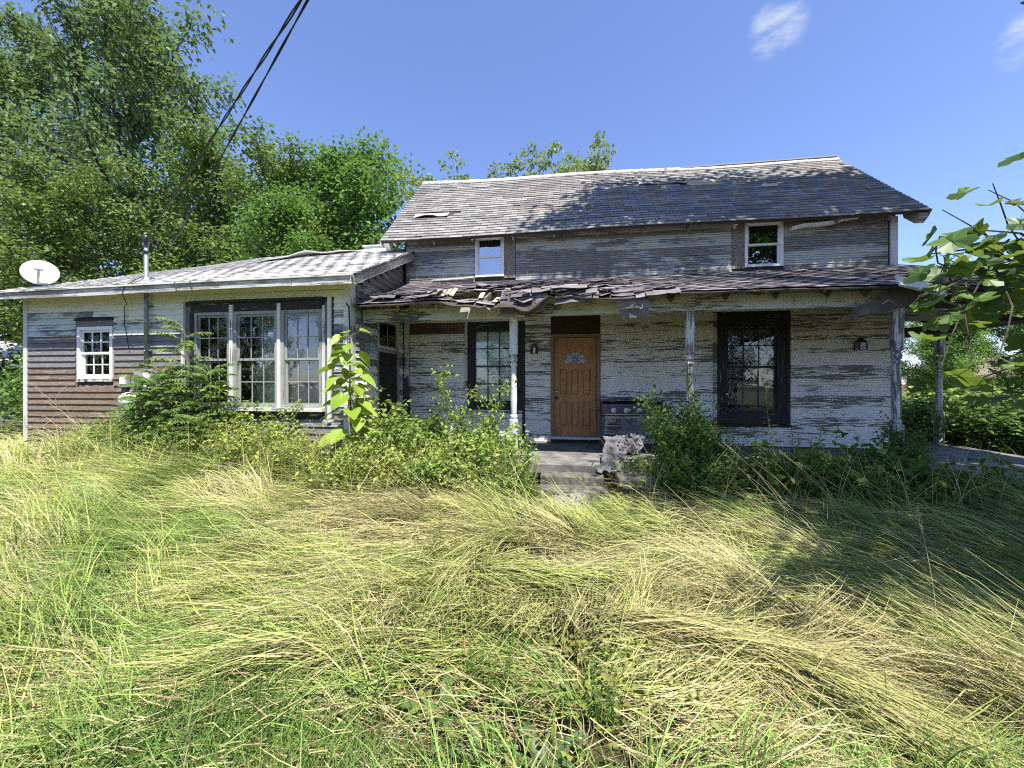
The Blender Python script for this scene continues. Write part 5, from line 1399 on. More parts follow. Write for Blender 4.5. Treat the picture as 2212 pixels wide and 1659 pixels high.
# locks of blades sharing a heading
def lay(n_clump, per, ymin, ymax, bias, margin, Lr, W0, spread, layer):
    cx, cy = sample_area(n_clump, ymin, ymax, margin, bias)
    ok = ~blocked(cx, cy); cx, cy = cx[ok], cy[ok]
    ang, lod = flow(cx, cy)
    si = swath(cx, cy); ang = ang + sw_dir[si] + rng.normal(0, .10, len(cx)); lod = (lod + sw_lod[si]).clip(.2, 1.05)
    Lc = rng.uniform(*Lr, len(cx)) * sw_len[si]; tuft = rng.random(len(cx))
    N = len(cx) * per
    x = np.repeat(cx, per) + rng.normal(0, spread, N); y = np.repeat(cy, per) + rng.normal(0, spread, N)
    ok = ~blocked(x, y)
    a = np.repeat(ang, per) + rng.normal(0, .12, N); lodv = np.repeat(lod, per); L = np.repeat(Lc, per) * rng.uniform(.65, 1.15, N)
    if layer == 'lodged':
        th0 = np.radians(rng.normal(24, 13, N) + (1 - lodv) * 75); th1 = np.radians(rng.normal(-20, 9, N) + (1 - lodv) * 48)
    elif layer == 'under':
        th0 = np.radians(rng.normal(62, 14, N)); th1 = np.radians(rng.normal(22, 22, N)); a = a + rng.normal(0, .7, N)
    else:
        th0 = np.radians(rng.normal(82, 7, N)); th1 = np.radians(rng.normal(48, 18, N)); a = rng.random(N) * 6.28
    dd = np.hypot(x, y); L = L * (.50 + .50 * sstep(1.0, 3.6, dd)) * (1 - .45 * sstep(4.2, 5.2, y) * sstep(-3.6, -2.6, x)) * (1 - .5 * sstep(3.9, 4.6, y) * (np.abs(x - .15) < .85)); ok = ok & (dd > .95) & ~((((x + .22) / .75) ** 2 + ((y - 1.72) / .46) ** 2 < 1) & (rng.random(N) < (.55 if layer == 'under' else .86)))
    C = grass_color(x, y, N, np.repeat(sw_col[si], per))
    lock = np.repeat(rng.normal(1, .20, len(cx)).clip(.5, 1.5), per)[:, None] * rng.normal(1, .20, (N, 1)).clip(.45, 1.6)
    if layer == 'under': C = C * .15 + (GREEN * .5 + DEEP * .2)
    if layer == 'upright': C = C * .3 + GREEN * .6
    C = (C * lock).clip(.01, .9)
    d = np.hypot(x, y)
    W = W0 * rng.uniform(.6, 1.35, N) * (.75 + .16 * d)
    z = ground_z(x, y) - .01
    s = ok
    for f in (.45, .85):
        xx, yy = x + np.cos(a) * L * f, y + np.sin(a) * L * f
        s = s & ~((((xx + .2) / .66) ** 2 + ((yy - 1.72) / .36) ** 2 < 1) & (rng.random(N) < .8))
    lb_ = np.repeat(rng.normal(0, .42, len(cx)), per)
    return x[s], y[s], z[s], a[s], th0[s], th1[s], L[s], W[s], C[s], lb_[s]
def grass_obj(name, label, args, **kw):
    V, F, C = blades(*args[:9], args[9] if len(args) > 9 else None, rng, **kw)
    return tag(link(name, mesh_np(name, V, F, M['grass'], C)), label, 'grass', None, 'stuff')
def thatch():
    n_ = 20000; x, y = sample_area(n_, .8, 6.3, 1.0, 1.3); ok = ~blocked(x, y); x, y = x[ok], y[ok]; n_ = len(x)
    a, _ = flow(x, y); a = a + rng.normal(0, .55, n_); L = rng.uniform(.08, .38, n_) * (.6 + .4 * sstep(1, 3, y))
    z = ground_z(x, y) + rng.uniform(.02, .20, n_)
    c = np.where(rng.random((n_, 1)) < .7, STRAW[None] * 1.1, np.array([[.40, .28, .17]])) * rng.normal(1, .22, (n_, 1)).clip(.4, 1.5)
    grass_obj('dead_straw', 'broken dead straw strewn through the grass', (x, y, z, a, rng.normal(.10, .22, n_), rng.normal(-.12, .25, n_), L, rng.uniform(.003, .006, n_) * (.7 + .16 * np.hypot(x, y)), c), K=3)
def tufts():
    n_c, per = 150, 46; cx, cy = sample_area(n_c, 1.2, 5.6, .8, 1.2); ok = ~blocked(cx, cy); cx, cy = cx[ok], cy[ok]; n_ = len(cx) * per
    x = np.repeat(cx, per) + rng.normal(0, .05, n_); y = np.repeat(cy, per) + rng.normal(0, .05, n_); a0, _ = flow(cx, cy)
    a = np.repeat(a0, per) + rng.normal(0, .9, n_); L = np.repeat(rng.uniform(.22, .55, len(cx)), per) * rng.uniform(.6, 1.1, n_)
    c = (GREEN[None] * np.repeat(rng.uniform(.7, 1.5, (len(cx), 1)), per, axis=0) + YG[None] * .18) * rng.normal(1, .2, (n_, 1)).clip(.5, 1.6)
    grass_obj('grass_tufts', 'fresh green tufts among the straw', (x, y, ground_z(x, y), a, np.radians(rng.normal(62, 12, n_)), np.radians(rng.normal(-25, 18, n_)), L, rng.uniform(.005, .010, n_) * (.7 + .14 * np.hypot(x, y)), c))
ROPES = [((-.7, 4.3), (-2.2, 3.0), (-3.6, 2.3)), ((-.9, 3.6), (-2.0, 2.5), (-3.2, 2.05)), ((-.45, 3.1), (-1.5, 2.1), (-2.6, 1.6)), ((-1.6, 4.9), (-3.4, 3.7), (-5.6, 3.2)), ((-2.6, 5.2), (-4.6, 4.3), (-7.0, 3.9)), ((-.6, 2.3), (-1.4, 1.75), (-2.3, 1.45)), ((-4.0, 5.3), (-6.0, 4.8), (-8.5, 4.6)),
    ((-.2, 4.3), (-.7, 3.5), (-.8, 2.8)), ((3.6, 3.6), (2.4, 3.9), (1.3, 3.8)), ((3.2, 2.9), (2.3, 3.4), (1.5, 3.3)), ((1.0, 3.5), (1.5, 2.5), (2.3, 1.75)), ((.75, 2.9), (1.1, 2.2), (1.9, 1.55)), ((4.4, 4.2), (3.2, 4.7), (1.9, 4.5)), ((.1, 2.6), (.7, 2.45), (1.4, 2.2)), ((2.9, 2.4), (2.3, 2.9), (1.7, 2.8)), ((-1.0, 2.9), (-.2, 2.75), (.5, 3.0))]
def ropes():
    """long swaths that the wind has rolled up"""
    out = []
    for p0, p1, p2 in ROPES:
        n_ = 1150; t = rng.random(n_); A, B, C_ = np.array(p0), np.array(p1), np.array(p2)
        P = ((1 - t) ** 2)[:, None] * A + (2 * t * (1 - t))[:, None] * B + (t ** 2)[:, None] * C_
        T_ = unit(2 * (1 - t)[:, None] * (B - A) + 2 * t[:, None] * (C_ - B)); Nn = np.stack([-T_[:, 1], T_[:, 0]], -1)
        w = rng.uniform(.09, .17); o = rng.normal(0, w, n_); P = P + Nn * o[:, None]
        z = ground_z(P[:, 0], P[:, 1]) + .16 * np.exp(-(o / w) ** 2 * .7) * np.sin(np.pi * (.12 + .83 * t))
        tan = rng.random() * .6
        c = (YG * (1 - tan) + np.array([.58, .46, .26]) * tan)[None] * rng.normal(1, .2, (n_, 1)).clip(.45, 1.5); c = np.where(rng.random((n_, 1)) < .3, STRAW[None] * rng.normal(1, .15, (n_, 1)), c)
        L = rng.uniform(.35, .85, n_) * (.55 + .45 * sstep(1, 3.4, np.hypot(P[:, 0], P[:, 1])))
        out.append((P[:, 0], P[:, 1], z, np.arctan2(T_[:, 1], T_[:, 0]) + rng.normal(0, .13, n_) - .35 * o / w * .4, np.radians(rng.normal(16, 9, n_)), np.radians(rng.normal(-18, 9, n_)), L, .0062 * rng.uniform(.6, 1.3, n_) * (.7 + .15 * np.hypot(P[:, 0], P[:, 1])), c))
    grass_obj('rolled_grass', 'ropes of long grass rolled together by the wind', tuple(np.concatenate([o_[i] for o_ in out]) for i in range(9)))
ropes()
def edge_grass():
    x = np.concatenate([rng.normal(1.15, .42, 2600), rng.normal(-1.15, .4, 2200), rng.uniform(-2.5, 2.5, 900)]); y = rng.uniform(1.18, 1.62, len(x)); n_ = len(x)
    y = y + .04 * np.abs(x); c = (GREEN * .75 + DEEP * .35)[None] * rng.normal(1, .25, (n_, 1)).clip(.5, 1.6)
    grass_obj('near_green_grass', 'dark green upright grass along the bottom edge', (x, y, ground_z(x, y), rng.random(n_) * 6.28, np.radians(rng.normal(80, 8, n_)), np.radians(rng.normal(45, 20, n_)), rng.uniform(.10, .30, n_), rng.uniform(.004, .009, n_), c))
    x = np.concatenate([rng.uniform(-8.2, -.6, 2600), rng.uniform(.7, 5.2, 700)]); y = 5.2 + rng.normal(0, .28, len(x)); n_ = len(x)
    c = np.where(rng.random((n_, 1)) < .5, STRAW[None], YG[None]) * rng.normal(1, .2, (n_, 1)).clip(.5, 1.5)
    grass_obj('tall_stems', 'thin tall stems standing among the weeds along the house', (x, y, ground_z(x, y), rng.random(n_) * 6.28, np.radians(rng.normal(80, 9, n_)), np.radians(rng.normal(30, 28, n_)), rng.uniform(.35, 1.0, n_), rng.uniform(.005, .010, n_), c))
edge_grass()
grass_obj('green_grass', 'short green grass growing under the laid straw', lay(1000, 22, .7, 6.5, 1.25, 1.5, (.14, .32), .0060, .07, 'under'))
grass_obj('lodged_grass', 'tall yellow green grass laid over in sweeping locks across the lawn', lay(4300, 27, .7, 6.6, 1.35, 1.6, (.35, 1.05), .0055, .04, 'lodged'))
grass_obj('upright_grass', 'thin upright green blades standing in the nearest grass', lay(260, 14, .9, 2.0, 1.0, .4, (.25, .5), .0065, .06, 'upright'))
thatch()
tufts()
# far lawn left and right of the house
x, y = rng.uniform(-24, -10.6, 5000), rng.uniform(3.5, 12, 5000); x2, y2 = rng.uniform(7.5, 26, 9000), rng.uniform(4, 22, 9000)
x = np.concatenate([x, x2]); y = np.concatenate([y, y2]); N = len(x)
grass_obj('far_grass', 'rough grass beyond both ends of the house', (x, y, np.zeros(N), rng.random(N) * 6.28, np.full(N, 1.3), rng.normal(.3, .4, N), rng.uniform(.3, .7, N), rng.uniform(.012, .03, N), colors(rng, N, (.19, .23, .07), .2, .3)), K=4)
# ---- seed stalks, the longer ones each a thing of its own
def seed_stalk(x, y, h, ang, lean, label, head=.13):
    o = thing('seed_stalk', label, 'grass stalk', (x, y, float(ground_z(x, y))), 'seed stalks over the shaded grass')
    pts = []; z0 = float(ground_z(x, y))
    for i in range(8):
        t = i / 7; pts.append(Vector((x + math.cos(ang) * lean * t ** 2, y + math.sin(ang) * lean * t ** 2, z0 + h * (t - .12 * t * t * lean))))
    MB().tube(pts, [.0022 * (1 - .5 * i / 7) for i in range(8)], 4, False).build('stalk', M['straw'], o)
    d = (pts[-1] - pts[-2]).normalized(); fo = Foliage(); n_ = 46
    t = rng.random(n_); P = np.array([tuple(pts[-1] + d * (head * (q - .3))) for q in t]) + rng.normal(0, .0045, (n_, 3))
    D = np.array([tuple(d)] * n_) + rng.normal(0, .45, (n_, 3))
    fo.add(*leaves_np(P, D, np.full(n_, .016), np.full(n_, .006), colors(rng, n_, (.50, .42, .27), .15), rng))
    link('seed_head', fo.mesh('seed_head'), o)
M['straw'] = mat_plain('straw_stalk', (.42, .36, .17), .8, .2, .2, 9)
ORD = ['first', 'second', 'third', 'fourth', 'fifth', 'sixth', 'seventh', 'eighth', 'ninth', 'tenth', 'eleventh', 'twelfth', 'thirteenth', 'fourteenth', 'fifteenth']
for k in range(15):
    seed_stalk(1.95 + .085 * k, 4.1 + rng.normal(0, .3), rng.uniform(.75, 1.0), R(140) + rng.normal(0, .2), rng.uniform(.45, .8), 'leaning straw coloured seed stalk over the shaded grass, ' + ORD[k] + ' from the left')
for k, (x, y, h) in enumerate(((2.42, 2.35, 1.02), (2.62, 2.5, .98), (2.1, 2.6, .8))):
    seed_stalk(x, y, h, R(100), .10, ('tallest upright seed stalk at the right edge of the grass', 'upright seed stalk just right of the tallest one', 'shorter upright seed stalk left of the tallest one')[k], .15)

# ------------------------------------------------------------------ shrubs and weeds along the house
def shrub_meshes(seed, h, r, n_stem, n_leaf, leaf, wd, base_col, yellow, stem_m='stem', spread=.16, conical=.5, droop=.2):
    rng = np.random.default_rng(seed); mb = MB(); Q = []
    for k in range(n_stem):
        a = rng.random() * 6.28; o = rng.random() * r * .35
        L = h * rng.uniform(.6, 1.05)
        p, d = branch_path(rng, (math.cos(a) * o, math.sin(a) * o, -.05), (math.cos(a) * r * .7 / h, math.sin(a) * r * .7 / h, 1), L, 6, .11, .04)
        mb.tube(p, [.010 * (1 - .12 * i) for i in range(7)], 4, False)
        Q += p[1:]
        for q in p[2:]:
            for m in range(2):
                sp, _ = branch_path(rng, q, Vector(rng.normal(0, .8, 3)) + Vector((0, 0, .25)), L * rng.uniform(.12, .26), 2, .2)
                mb.tube(sp, [.005, .004, .002], 3, False); Q += sp[1:]
    Q = np.array([tuple(q) for q in Q]); i = rng.integers(0, len(Q), n_leaf)
    P = Q[i] + rng.normal(0, spread * .5, (n_leaf, 3)); P[:, 2] = np.maximum(P[:, 2], .03)
    D = np.stack([rng.normal(0, 1, n_leaf), rng.normal(0, 1, n_leaf), rng.normal(.1, .45, n_leaf)], -1)
    fo = Foliage(); cc = colors(rng, len(Q), base_col, .12, yellow)[i] * rng.normal(1, .16, (n_leaf, 1)).clip(.5, 1.6)
    fo.add(*leaves_np(P, D, leaf * rng.uniform(.6, 1.3, n_leaf), wd * rng.uniform(.6, 1.25, n_leaf), cc, rng, droop))
    return mb.mesh('stems', M[stem_m]), fo.mesh('foliage')
def put(meshes, name, label, loc, rz=0., sc=1., group=None, cat='shrub'):
    x, y = loc[:2]; z = loc[2] if len(loc) > 2 else float(ground_z(x, y))
    t = thing(name, label, cat, (x, y, z), group); t.rotation_euler = (0, 0, rz); t.scale = sc if hasattr(sc, '__len__') else (sc,) * 3
    for nm, me in zip(('stems', 'foliage'), meshes):
        o = bpy.data.objects.new(nm, me); col.objects.link(o); o.parent = t
    return t
BUSH_Y = shrub_meshes(1, .8, .55, 16, 1300, .08, .045, (.33, .39, .10), .40)
BUSH_G = shrub_meshes(2, .9, .6, 16, 2200, .085, .055, (.21, .31, .08), .2)
BUSH_D = shrub_meshes(3, 1.35, .7, 20, 2900, .10, .06, (.115, .215, .05), .08)
TALL_G = shrub_meshes(4, 1.3, .30, 7, 800, .09, .045, (.24, .34, .075), .2, spread=.12)
VINE = shrub_meshes(5, .55, .75, 18, 2200, .11, .10, (.10, .19, .04), .08)
GW = 'weeds along the front of the house'
# below the wing
for k, (x, y, m, s, lb) in enumerate((
    (-8.05, 5.75, BUSH_G, (.55, .55, .8), 'narrow green weed clump below the round vent hood'), (-7.4, 5.7, BUSH_G, .95, 'green weed clump below the electric meter'), (-6.7, 5.55, BUSH_G, 1.0, 'green weeds at the foot of the feathery shrub'),
    (-6.1, 5.45, BUSH_Y, 1.0, 'yellow green weed clump under the left unit of the triple window'), (-5.5, 5.6, BUSH_Y, 1.1, 'yellow green weed clump under the middle of the triple window'), (-4.9, 5.5, BUSH_Y, 1.05, 'yellow green weed clump under the right unit of the triple window'),
    (-4.4, 5.55, BUSH_Y, .95, 'yellow green weed clump near the right corner of the wing'), (-5.75, 5.9, TALL_G, (.9, .9, .95), 'bright upright leafy shoot before the middle window unit'), (-4.95, 5.95, TALL_G, (.8, .8, .8), 'bright short leafy shoot before the right window unit'),
    (-3.9, 5.3, BUSH_Y, .8, 'yellow green weed clump at the foot of the big leaved sapling'),
    (-3.05, 6.35, TALL_G, (1.3, 1.3, 1.1), 'bright leafy shoot at the left end of the porch'), (-3.1, 5.7, BUSH_Y, 1.0, 'yellow green weeds before the left end of the porch'), (-2.45, 5.75, BUSH_G, 1.15, 'green weed clump before the rag heap'),
    (-2.35, 6.2, BUSH_D, (.7, .7, .78), 'bluish green bush before the left porch bay'), (-1.8, 6.1, TALL_G, (.8, .8, 1.3), 'tall leafy stems before the left of the porch window'), (-1.35, 6.0, TALL_G, (.8, .8, 1.15), 'tall leafy stems before the right of the porch window'),
    (-1.75, 5.6, BUSH_Y, 1.05, 'yellow green weed clump below the porch window'), (-1.15, 5.6, BUSH_G, 1.05, 'large green weed clump at the first porch post'), (-1.35, 5.15, BUSH_Y, 1.0, 'low yellow green weeds in front of the first porch post'), (-2.2, 5.15, BUSH_Y, .95, 'low yellow green weeds in front of the bluish bush'),
    (1.50, 5.75, BUSH_D, (.72, .8, 1.04), 'large dark green bush right of the steps and before the grill'), (1.75, 5.65, BUSH_D, (.7, .7, .82), 'smaller dark green bush at the middle porch post'), (1.08, 5.7, BUSH_G, (.5, .6, .62), 'green bush reaching over the block pier'),
    (1.5, 5.2, BUSH_D, (.7, .7, .5), 'low dark bush in front of the large dark bush'),
    (-3.0, 5.1, BUSH_Y, .9, 'low yellow green weeds in front of the left end of the porch'), (-1.8, 5.0, BUSH_G, .75, 'low green weeds between the yellow green clumps left of the steps'), (-.95, 5.1, BUSH_G, .7, 'low green weeds beside the left block pier'),
    (4.72, 6.35, BUSH_D, (.45, .45, .72), 'dark vine clump climbing the right porch post'))):
    put(m, 'leafy_weed' if m is TALL_G else 'weed_clump', lb, (x, y), k * 1.7, s, GW)
for k, (x, y, s, lb) in enumerate(((2.3, 5.7, 1.25, 'broad leaved vine mass right of the dark bush'), (3.0, 5.7, 1.25, 'broad leaved vine mass below the right porch window'), (3.7, 5.7, 1.2, 'broad leaved vine mass right of the tall weeds'), (4.4, 5.7, 1.25, 'broad leaved vine mass below the right porch post'), (5.05, 5.55, .8, 'broad leaved vine fringe at the bare porch slab'), (.25, 6.3, .35, 'small vine tuft at the top of the steps'), (2.6, 5.35, .8, 'low vine fringe before the dark bush'), (3.5, 5.3, .75, 'low vine fringe in front of the tall weeds'))):
    put(VINE, 'vine_mass', lb, (x, y), k * 2.1, s, 'vines along the porch front')
# behind the side porch
for k, (x, y, s, lb) in enumerate(((8.2, 9.6, (1.6, 1.6, 1.0), 'dark bush just beyond the side porch post'), (9.2, 9.0, (1.6, 1.6, .9), 'dark bush right of the side porch slab'), (8.8, 11.6, (1.8, 1.8, 1.5), 'sunny bush behind the side porch post'), (11.2, 13, (2, 2, 1.7), 'large sunny bush beyond the side porch'), (13.5, 13.5, (2, 2, 1.6), 'large bush at the right edge below the big leaves'), (10.6, 10.2, (1.6, 1.6, 1.0), 'bush at the right edge beside the porch slab'), (9.5, 14.5, (2.4, 2.4, 1.9), 'tall sunny bush between the two right posts'))):
    put(BUSH_D if k in (0, 1, 5) else BUSH_G, 'bush', lb, (x, y, 0), k * 1.1, s, 'bushes beyond the side porch')
for k, (x, y, s, lb) in enumerate(((-12.2, 8.2, (1.6, 1.4, 1.6), 'bright bush left of the wing corner'), (-13.6, 8.6, (1.8, 1.6, 1.5), 'green bush at the left edge of the photo'), (-11.8, 7.4, (.9, .9, .9), 'low dark bush at the left corner of the wing'))):
    put(BUSH_Y if k == 0 else BUSH_D, 'bush', lb, (x, y), k * 1.1, s, 'bushes left of the wing')
# ---- goldenrod like stems
def lance_meshes(seed, h, n_leaf, leaf, wd, n_stem, base_col):
    rng = np.random.default_rng(seed); mb = MB(); fo = Foliage()
    for k in range(n_stem):
        hh = h * rng.uniform(.7, 1.05); a0 = rng.random() * 6.28; o = .10 if n_stem > 1 else 0
        p, d = branch_path(rng, (math.cos(a0) * o, math.sin(a0) * o, -.05), (math.cos(a0) * .10, math.sin(a0) * .10, 1), hh, 6, .035, .03)
        mb.tube(p, [.007, .0065, .006, .005, .004, .003, .002], 5, False)
        pts = np.array([tuple(q) for q in p]); t = (np.linspace(.12, 1, n_leaf) ** .85) * 5.999; i = t.astype(int); Q = pts[i] + (pts[np.minimum(i + 1, 6)] - pts[i]) * (t - i)[:, None]
        az = np.arange(n_leaf) * 2.4 + rng.normal(0, .2, n_leaf); el = rng.normal(.35, .2, n_leaf) + .6 * (t / 6) ** 4
        D = np.stack([np.cos(az) * np.cos(el), np.sin(az) * np.cos(el), np.sin(el)], -1)
        ln = leaf * (1.15 - .75 * (t / 6) ** 2) * rng.uniform(.8, 1.15, n_leaf)
        fo.add(*leaves_np(Q, D, ln, ln * wd, colors(rng, n_leaf, base_col, .12, .1), rng, .25, .12))
    return mb.mesh('stems', M['stem']), fo.mesh('foliage')
GOLD = [lance_meshes(20 + k, h, nl, .13, .20, ns, c) for k, (h, nl, ns, c) in enumerate(((1.0, 42, 7, (.13, .22, .05)), (1.5, 48, 1, (.085, .16, .04)), (1.25, 44, 3, (.08, .15, .04))))]
for k, (x, y, j, s, lb) in enumerate(((-.72, 5.25, 0, .95, 'lance leaved weeds just left of the steps'), (-.56, 5.0, 0, .7, 'leaning lance leaved weeds at the left edge of the steps'), (-.95, 4.95, 0, .75, 'low lance leaved weeds left of the steps'), (-1.5, 5.7, 0, 1.15, 'lance leaved weeds below the porch window'),
    (2.78, 5.7, 1, 1.15, 'tallest single weed stem before the right porch window'), (3.05, 5.75, 2, .95, 'weed stems just right of the tallest single stem'), (3.3, 5.7, 2, .85, 'weed stems before the right edge of the right porch window'), (3.85, 5.7, 2, .72, 'short weed stems right of the right porch window'), (2.5, 5.6, 2, .7, 'short weed stems left of the tallest single stem'), (5.6, 5.7, 2, .55, 'small weed stems before the bare porch slab'))):
    put(GOLD[j], 'lance_leaved_weed', lb, (x, y), k * 1.3, s, 'lance leaved weeds', 'weed')
# ---- feathery tree of heaven shrub before the triple window
def pinnate_meshes(seed, h, n_frond, fl, base_col, yellow):
    rng = np.random.default_rng(seed); mb = MB(); fo = Foliage()
    p, d = branch_path(rng, (0, 0, -.05), (.05, .02, 1), h, 8, .05, .03); mb.tube(p, [.016 * (1 - .09 * i) for i in range(9)], 6, False)
    for k in range(n_frond):
        t = (.22 + .78 * (k / (n_frond - 1))) * 7.99; i = int(t); q = p[i].lerp(p[min(i + 1, 8)], t - i)
        az = k * 2.4 + rng.normal(0, .3); L = fl * rng.uniform(.75, 1.15) * (1.1 - .35 * k / n_frond)
        e0 = .35 + .5 * k / n_frond
        pts = [q]; 
        for m in range(7):
            e = e0 - .16 * m; pts.append(pts[-1] + Vector((math.cos(az) * math.cos(e), math.sin(az) * math.cos(e), math.sin(e))) * L / 7)
        mb.tube(pts, [.004, .0038, .0034, .003, .0026, .0022, .002, .0015], 3, False)
        A = np.array([tuple(v) for v in pts]); nl = 15
        tt_ = np.linspace(.8, 6.95, nl); ii = tt_.astype(int); Q = A[ii] + (A[ii + 1] - A[ii]) * (tt_ - ii)[:, None]
        ax = unit(A[ii + 1] - A[ii]); sd = unit(np.cross(ax, np.array([0, 0, 1.])))
        for sg in (-1, 1):
            D = sd * sg + ax * .35 + np.array([0, 0, -.25]) + rng.normal(0, .12, (nl, 3))
            ln = .125 * fl / .6 * np.sin(np.linspace(.6, 2.7, nl)).clip(.45, 1) * rng.uniform(.85, 1.15, nl)
            fo.add(*leaves_np(Q, D, ln, ln * .30, colors(rng, nl, base_col, .10, yellow), rng, .25, .1))
    return mb.mesh('stems', M['stem']), fo.mesh('foliage')
PIN = [pinnate_meshes(40, 2.3, 24, .62, (.15, .22, .06), .25), pinnate_meshes(41, 1.75, 46, .62, (.12, .21, .06), .08), pinnate_meshes(42, 1.4, 36, .55, (.14, .235, .06), .12)]
GP = 'feathery leaved shrubs before the triple window'
put(PIN[0], 'feathery_shrub', 'tallest feathery leaved shrub with pale top before the triple window', (-6.35, 5.75), .3, (1, 1, 1.02), GP)
put(PIN[1], 'feathery_shrub', 'dense dark feathery shrub hiding the lower left window unit', (-6.05, 5.6), 1.9, (1, 1, .95), GP)
put(PIN[1], 'feathery_shrub', 'dark feathery shrub just right of the electric meter', (-6.75, 5.65), 3.7, (1.0, 1.0, .93), GP)
put(PIN[1], 'feathery_shrub', 'dark feathery shrub between meter and triple window', (-6.45, 5.45), 5.1, (.95, .95, .85), GP)
put(PIN[2], 'feathery_shrub', 'low feathery shrub at the foot of the electric meter', (-7.25, 5.6), .9, (1, 1, .8), GP)
put(PIN[2], 'feathery_shrub', 'low feathery shrub below the middle window unit', (-5.6, 5.35), 4.4, (.8, .8, .62), GP)
# ---- big leaved lime sapling at the wing corner, every leaf its own
def heart_leaf(fold):
    hf = [(0, 0), (.16, -.10), (.34, -.06), (.45, .12), (.44, .34), (.32, .60), (.16, .84), (0, 1.0)]
    vs = [(0, .40, -.02)]; fs = []
    for sg in (-1, 1):
        o = len(vs); vs += [(sg * x, y, fold * abs(x) - .22 * (y - .2) ** 2 + .02 * math.sin(7 * y + 4 * x)) for x, y in hf]
        for i in range(len(hf) - 1):
            f = (0, o + i, o + i + 1); fs.append(f if sg < 0 else f[::-1])
    m = MB(); m.add(vs, fs); return m.mesh('leaf', M['lime'])
HL = [heart_leaf(.30), heart_leaf(.15), heart_leaf(.45)]
cs = thing('catalpa_sapling', 'lime green sapling with large heart shaped leaves at the wing corner', 'sapling', (-3.35, 5.62, .1))
mb = MB(); stemp = [Vector((-3.36 + .02 * math.sin(i), 5.62, .05 + 2.30 * i / 9)) for i in range(10)]; mb.tube(stemp, [.016 - .0013 * i for i in range(10)], 6); mb.build('stem', M['bark_pale'], cs)
rng = np.random.default_rng(9); k = 0
for i in range(15):
    z = .60 + 1.74 * (i / 14) ** .95; q = Vector((-3.36, 5.62, z)); size = .27 * (1.0 - .35 * (i / 14) ** 3)
    for m in range(4 if i < 12 else 2):
        az = i * .8 + m * 1.57 + rng.normal(0, .3); el = .25 + .35 * (i / 14); st_ = rng.uniform(.14, .30) * (1.15 - .6 * i / 14)
        b_ = q + Vector((math.cos(az) * st_, math.sin(az) * st_, st_ * math.tan(el) * .8))
        MB().tube([q, b_], [.004, .003], 4, False).build('leaf_stalk', M['stem'], cs)
        s = size * rng.uniform(.75, 1.15)
        link('leaf', HL[k % 3], cs, b_, (R(-26) + rng.normal(0, .25), rng.normal(0, .3), az - R(90)), (s, s, s)); k += 1
# ---- dry branches before the brown boards
for k, (x, y, a, e, lb) in enumerate(((-8.35, 5.7, 160, .55, 'bare dry branch reaching left across the brown boards'), (-8.1, 5.6, 150, .40, 'lower bare dry branch before the brown boards'), (-7.95, 5.7, 125, .95, 'steep bare dry branch below the small white window'))):
    o = thing('dry_branch', lb, 'branch', (x, y, .25)); mb = MB()
    p, d = branch_path(rng, (x, y, .30), (math.cos(R(a)), -.1, e), 1.7, 7, .08, -.02); mb.tube(p, [.012, .011, .010, .008, .006, .004, .003, .002], 5, False)
    for q in p[1:7]:
        for m in range(2):
            sp, _ = branch_path(rng, q, d + Vector(rng.normal(0, .55, 3)), rng.uniform(.2, .55), 3, .15); mb.tube(sp, [.005, .004, .003, .0015], 3, False)
    mb.build('wood', M['bark_pale'], o)
# ---- broad leaved weeds in the foreground
def dock(x, y, n_, L, base_col, name, label, up=.9, wd=.17):
    o = thing(name, label, 'weed', (x, y, float(ground_z(x, y)))); z0 = float(ground_z(x, y)) + .01
    mt_ = mat_leafc(name + '_leaf', base_col, tuple(k_ * 1.4 for k_ in base_col), .3)
    for k in range(n_):
        az = k * 2.4 + rng.normal(0, .3); l = L * rng.uniform(.65, 1.1); e = up * rng.uniform(.6, 1.2); mb = MB(); P = []
        c = Vector((x, y, z0)); d = None
        for i in range(7):
            t = i / 6; ee = e - 1.3 * t * t; 
            w = l * wd * math.sin(math.pi * min(1, .08 + .92 * t)) ** .8 * .5 + .003
            s = Vector((-math.sin(az), math.cos(az), 0)); rip = .012 * math.sin(i * 2.5 + k)
            P.append([c + s * w + Vector((0, 0, w * .5 + rip)), c, c - s * w + Vector((0, 0, w * .5 - rip))])
            c = c + Vector((math.cos(az) * math.cos(ee), math.sin(az) * math.cos(ee), math.sin(ee))) * l / 6
        mb.grid(P); mb.build('leaf', mt_, o, smooth=True)
dock(-.62, 1.84, 13, .25, (.10, .17, .04), 'dock_plant', 'dock plant with upright crinkled leaves at the bottom, left of centre')
dock(-.12, 1.66, 9, .24, (.09, .14, .05), 'dock_plant', 'broad leaved plant at the bottom edge near the centre', .7, .22)
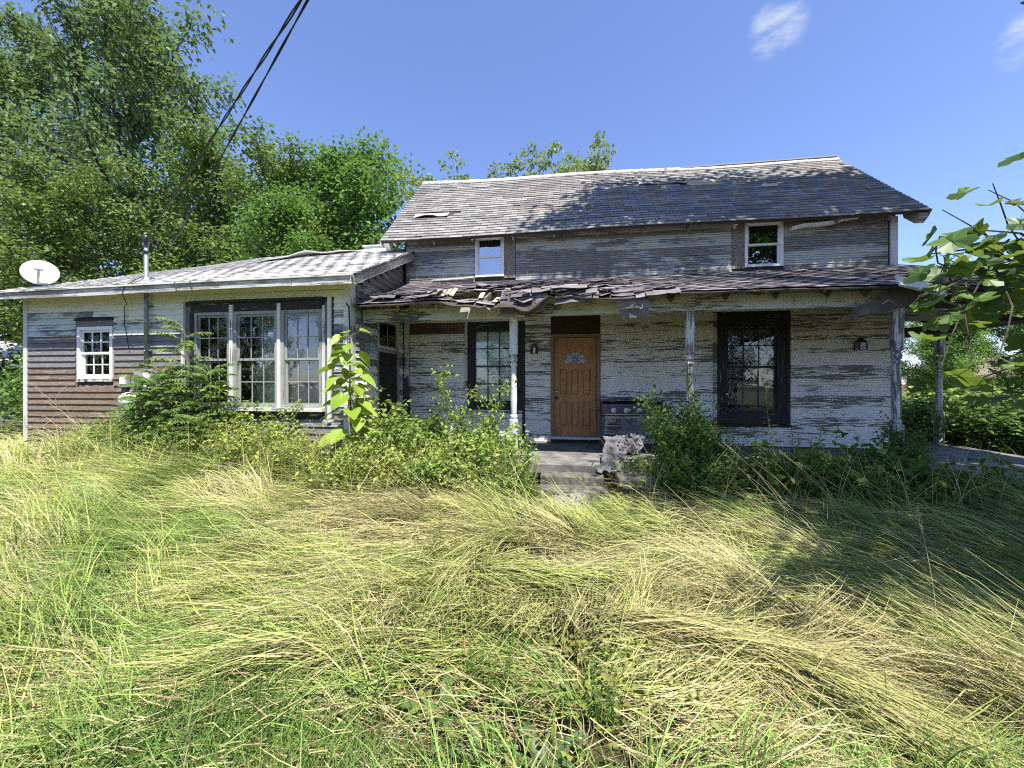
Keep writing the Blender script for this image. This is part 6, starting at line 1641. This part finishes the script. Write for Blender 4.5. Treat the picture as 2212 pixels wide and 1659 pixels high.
dock(-.40, 1.62, 8, .20, (.12, .17, .05), 'dock_plant', 'small crinkled rosette at the bottom edge', .8)
dock(.42, 2.25, 7, .18, (.16, .24, .05), 'dock_plant', 'light green low plant right of the centre foreground', .5, .5)
for k, (x, y, s, lb) in enumerate(((-.36, 1.95, .40, 'spiky grey green weed in the centre foreground'), (-.22, 1.85, .30, 'short spiky weed right of the centre foreground'), (.16, 1.85, .34, 'thin leaved weed stem right of the centre foreground'), (-1.02, 3.0, .42, 'dark weed stem standing alone in the left lawn'), (-.50, 2.05, .33, 'spiky weed left of the centre foreground'))):
    put(GOLD[2 if k % 2 else 0], 'spiky_weed', lb, (x, y), k, (s * .8, s * .8, s), 'spiky weeds in the foreground', 'weed')
# low leafy ground cover in the bare patch before the camera
fo = Foliage(); N = 2600
x = rng.normal(-.05, .55, N); y = rng.normal(2.25, .35, N)
P = np.stack([x, y, ground_z(x, y) + rng.uniform(.01, .14, N)], -1); D = np.stack([rng.normal(0, 1, N), rng.normal(0, 1, N), rng.normal(.3, .3, N)], -1)
fo.add(*leaves_np(P, D, rng.uniform(.02, .05, N), rng.uniform(.012, .035, N), colors(rng, N, (.18, .23, .06), .25, .4), rng))
tag(link('ground_leaves', fo.mesh('ground_leaves')), 'small low leaves in the centre foreground', 'ground cover', None, 'stuff')
fo = Foliage(); N = 9000
x = rng.uniform(-8.5, 5.6, N); y = 5.35 + rng.normal(0, .3, N) + .15 * np.sin(x * 2); ok = ~blocked(x, y); x, y = x[ok], y[ok]; N = len(x)
P = np.stack([x, y, ground_z(x, y) + rng.random(N) ** 1.5 * (.45 + .2 * np.sin(x * 3.7))], -1); D = np.stack([rng.normal(0, 1, N), rng.normal(0, 1, N), rng.normal(.2, .4, N)], -1)
fo.add(*leaves_np(P, D, rng.uniform(.04, .10, N), rng.uniform(.02, .06, N), colors(rng, N, (.15, .22, .05), .22, .3), rng))
tag(link('leafy_cover', fo.mesh('leafy_cover')), 'mixed leafy ground cover along the foot of the house', 'ground cover', None, 'stuff')
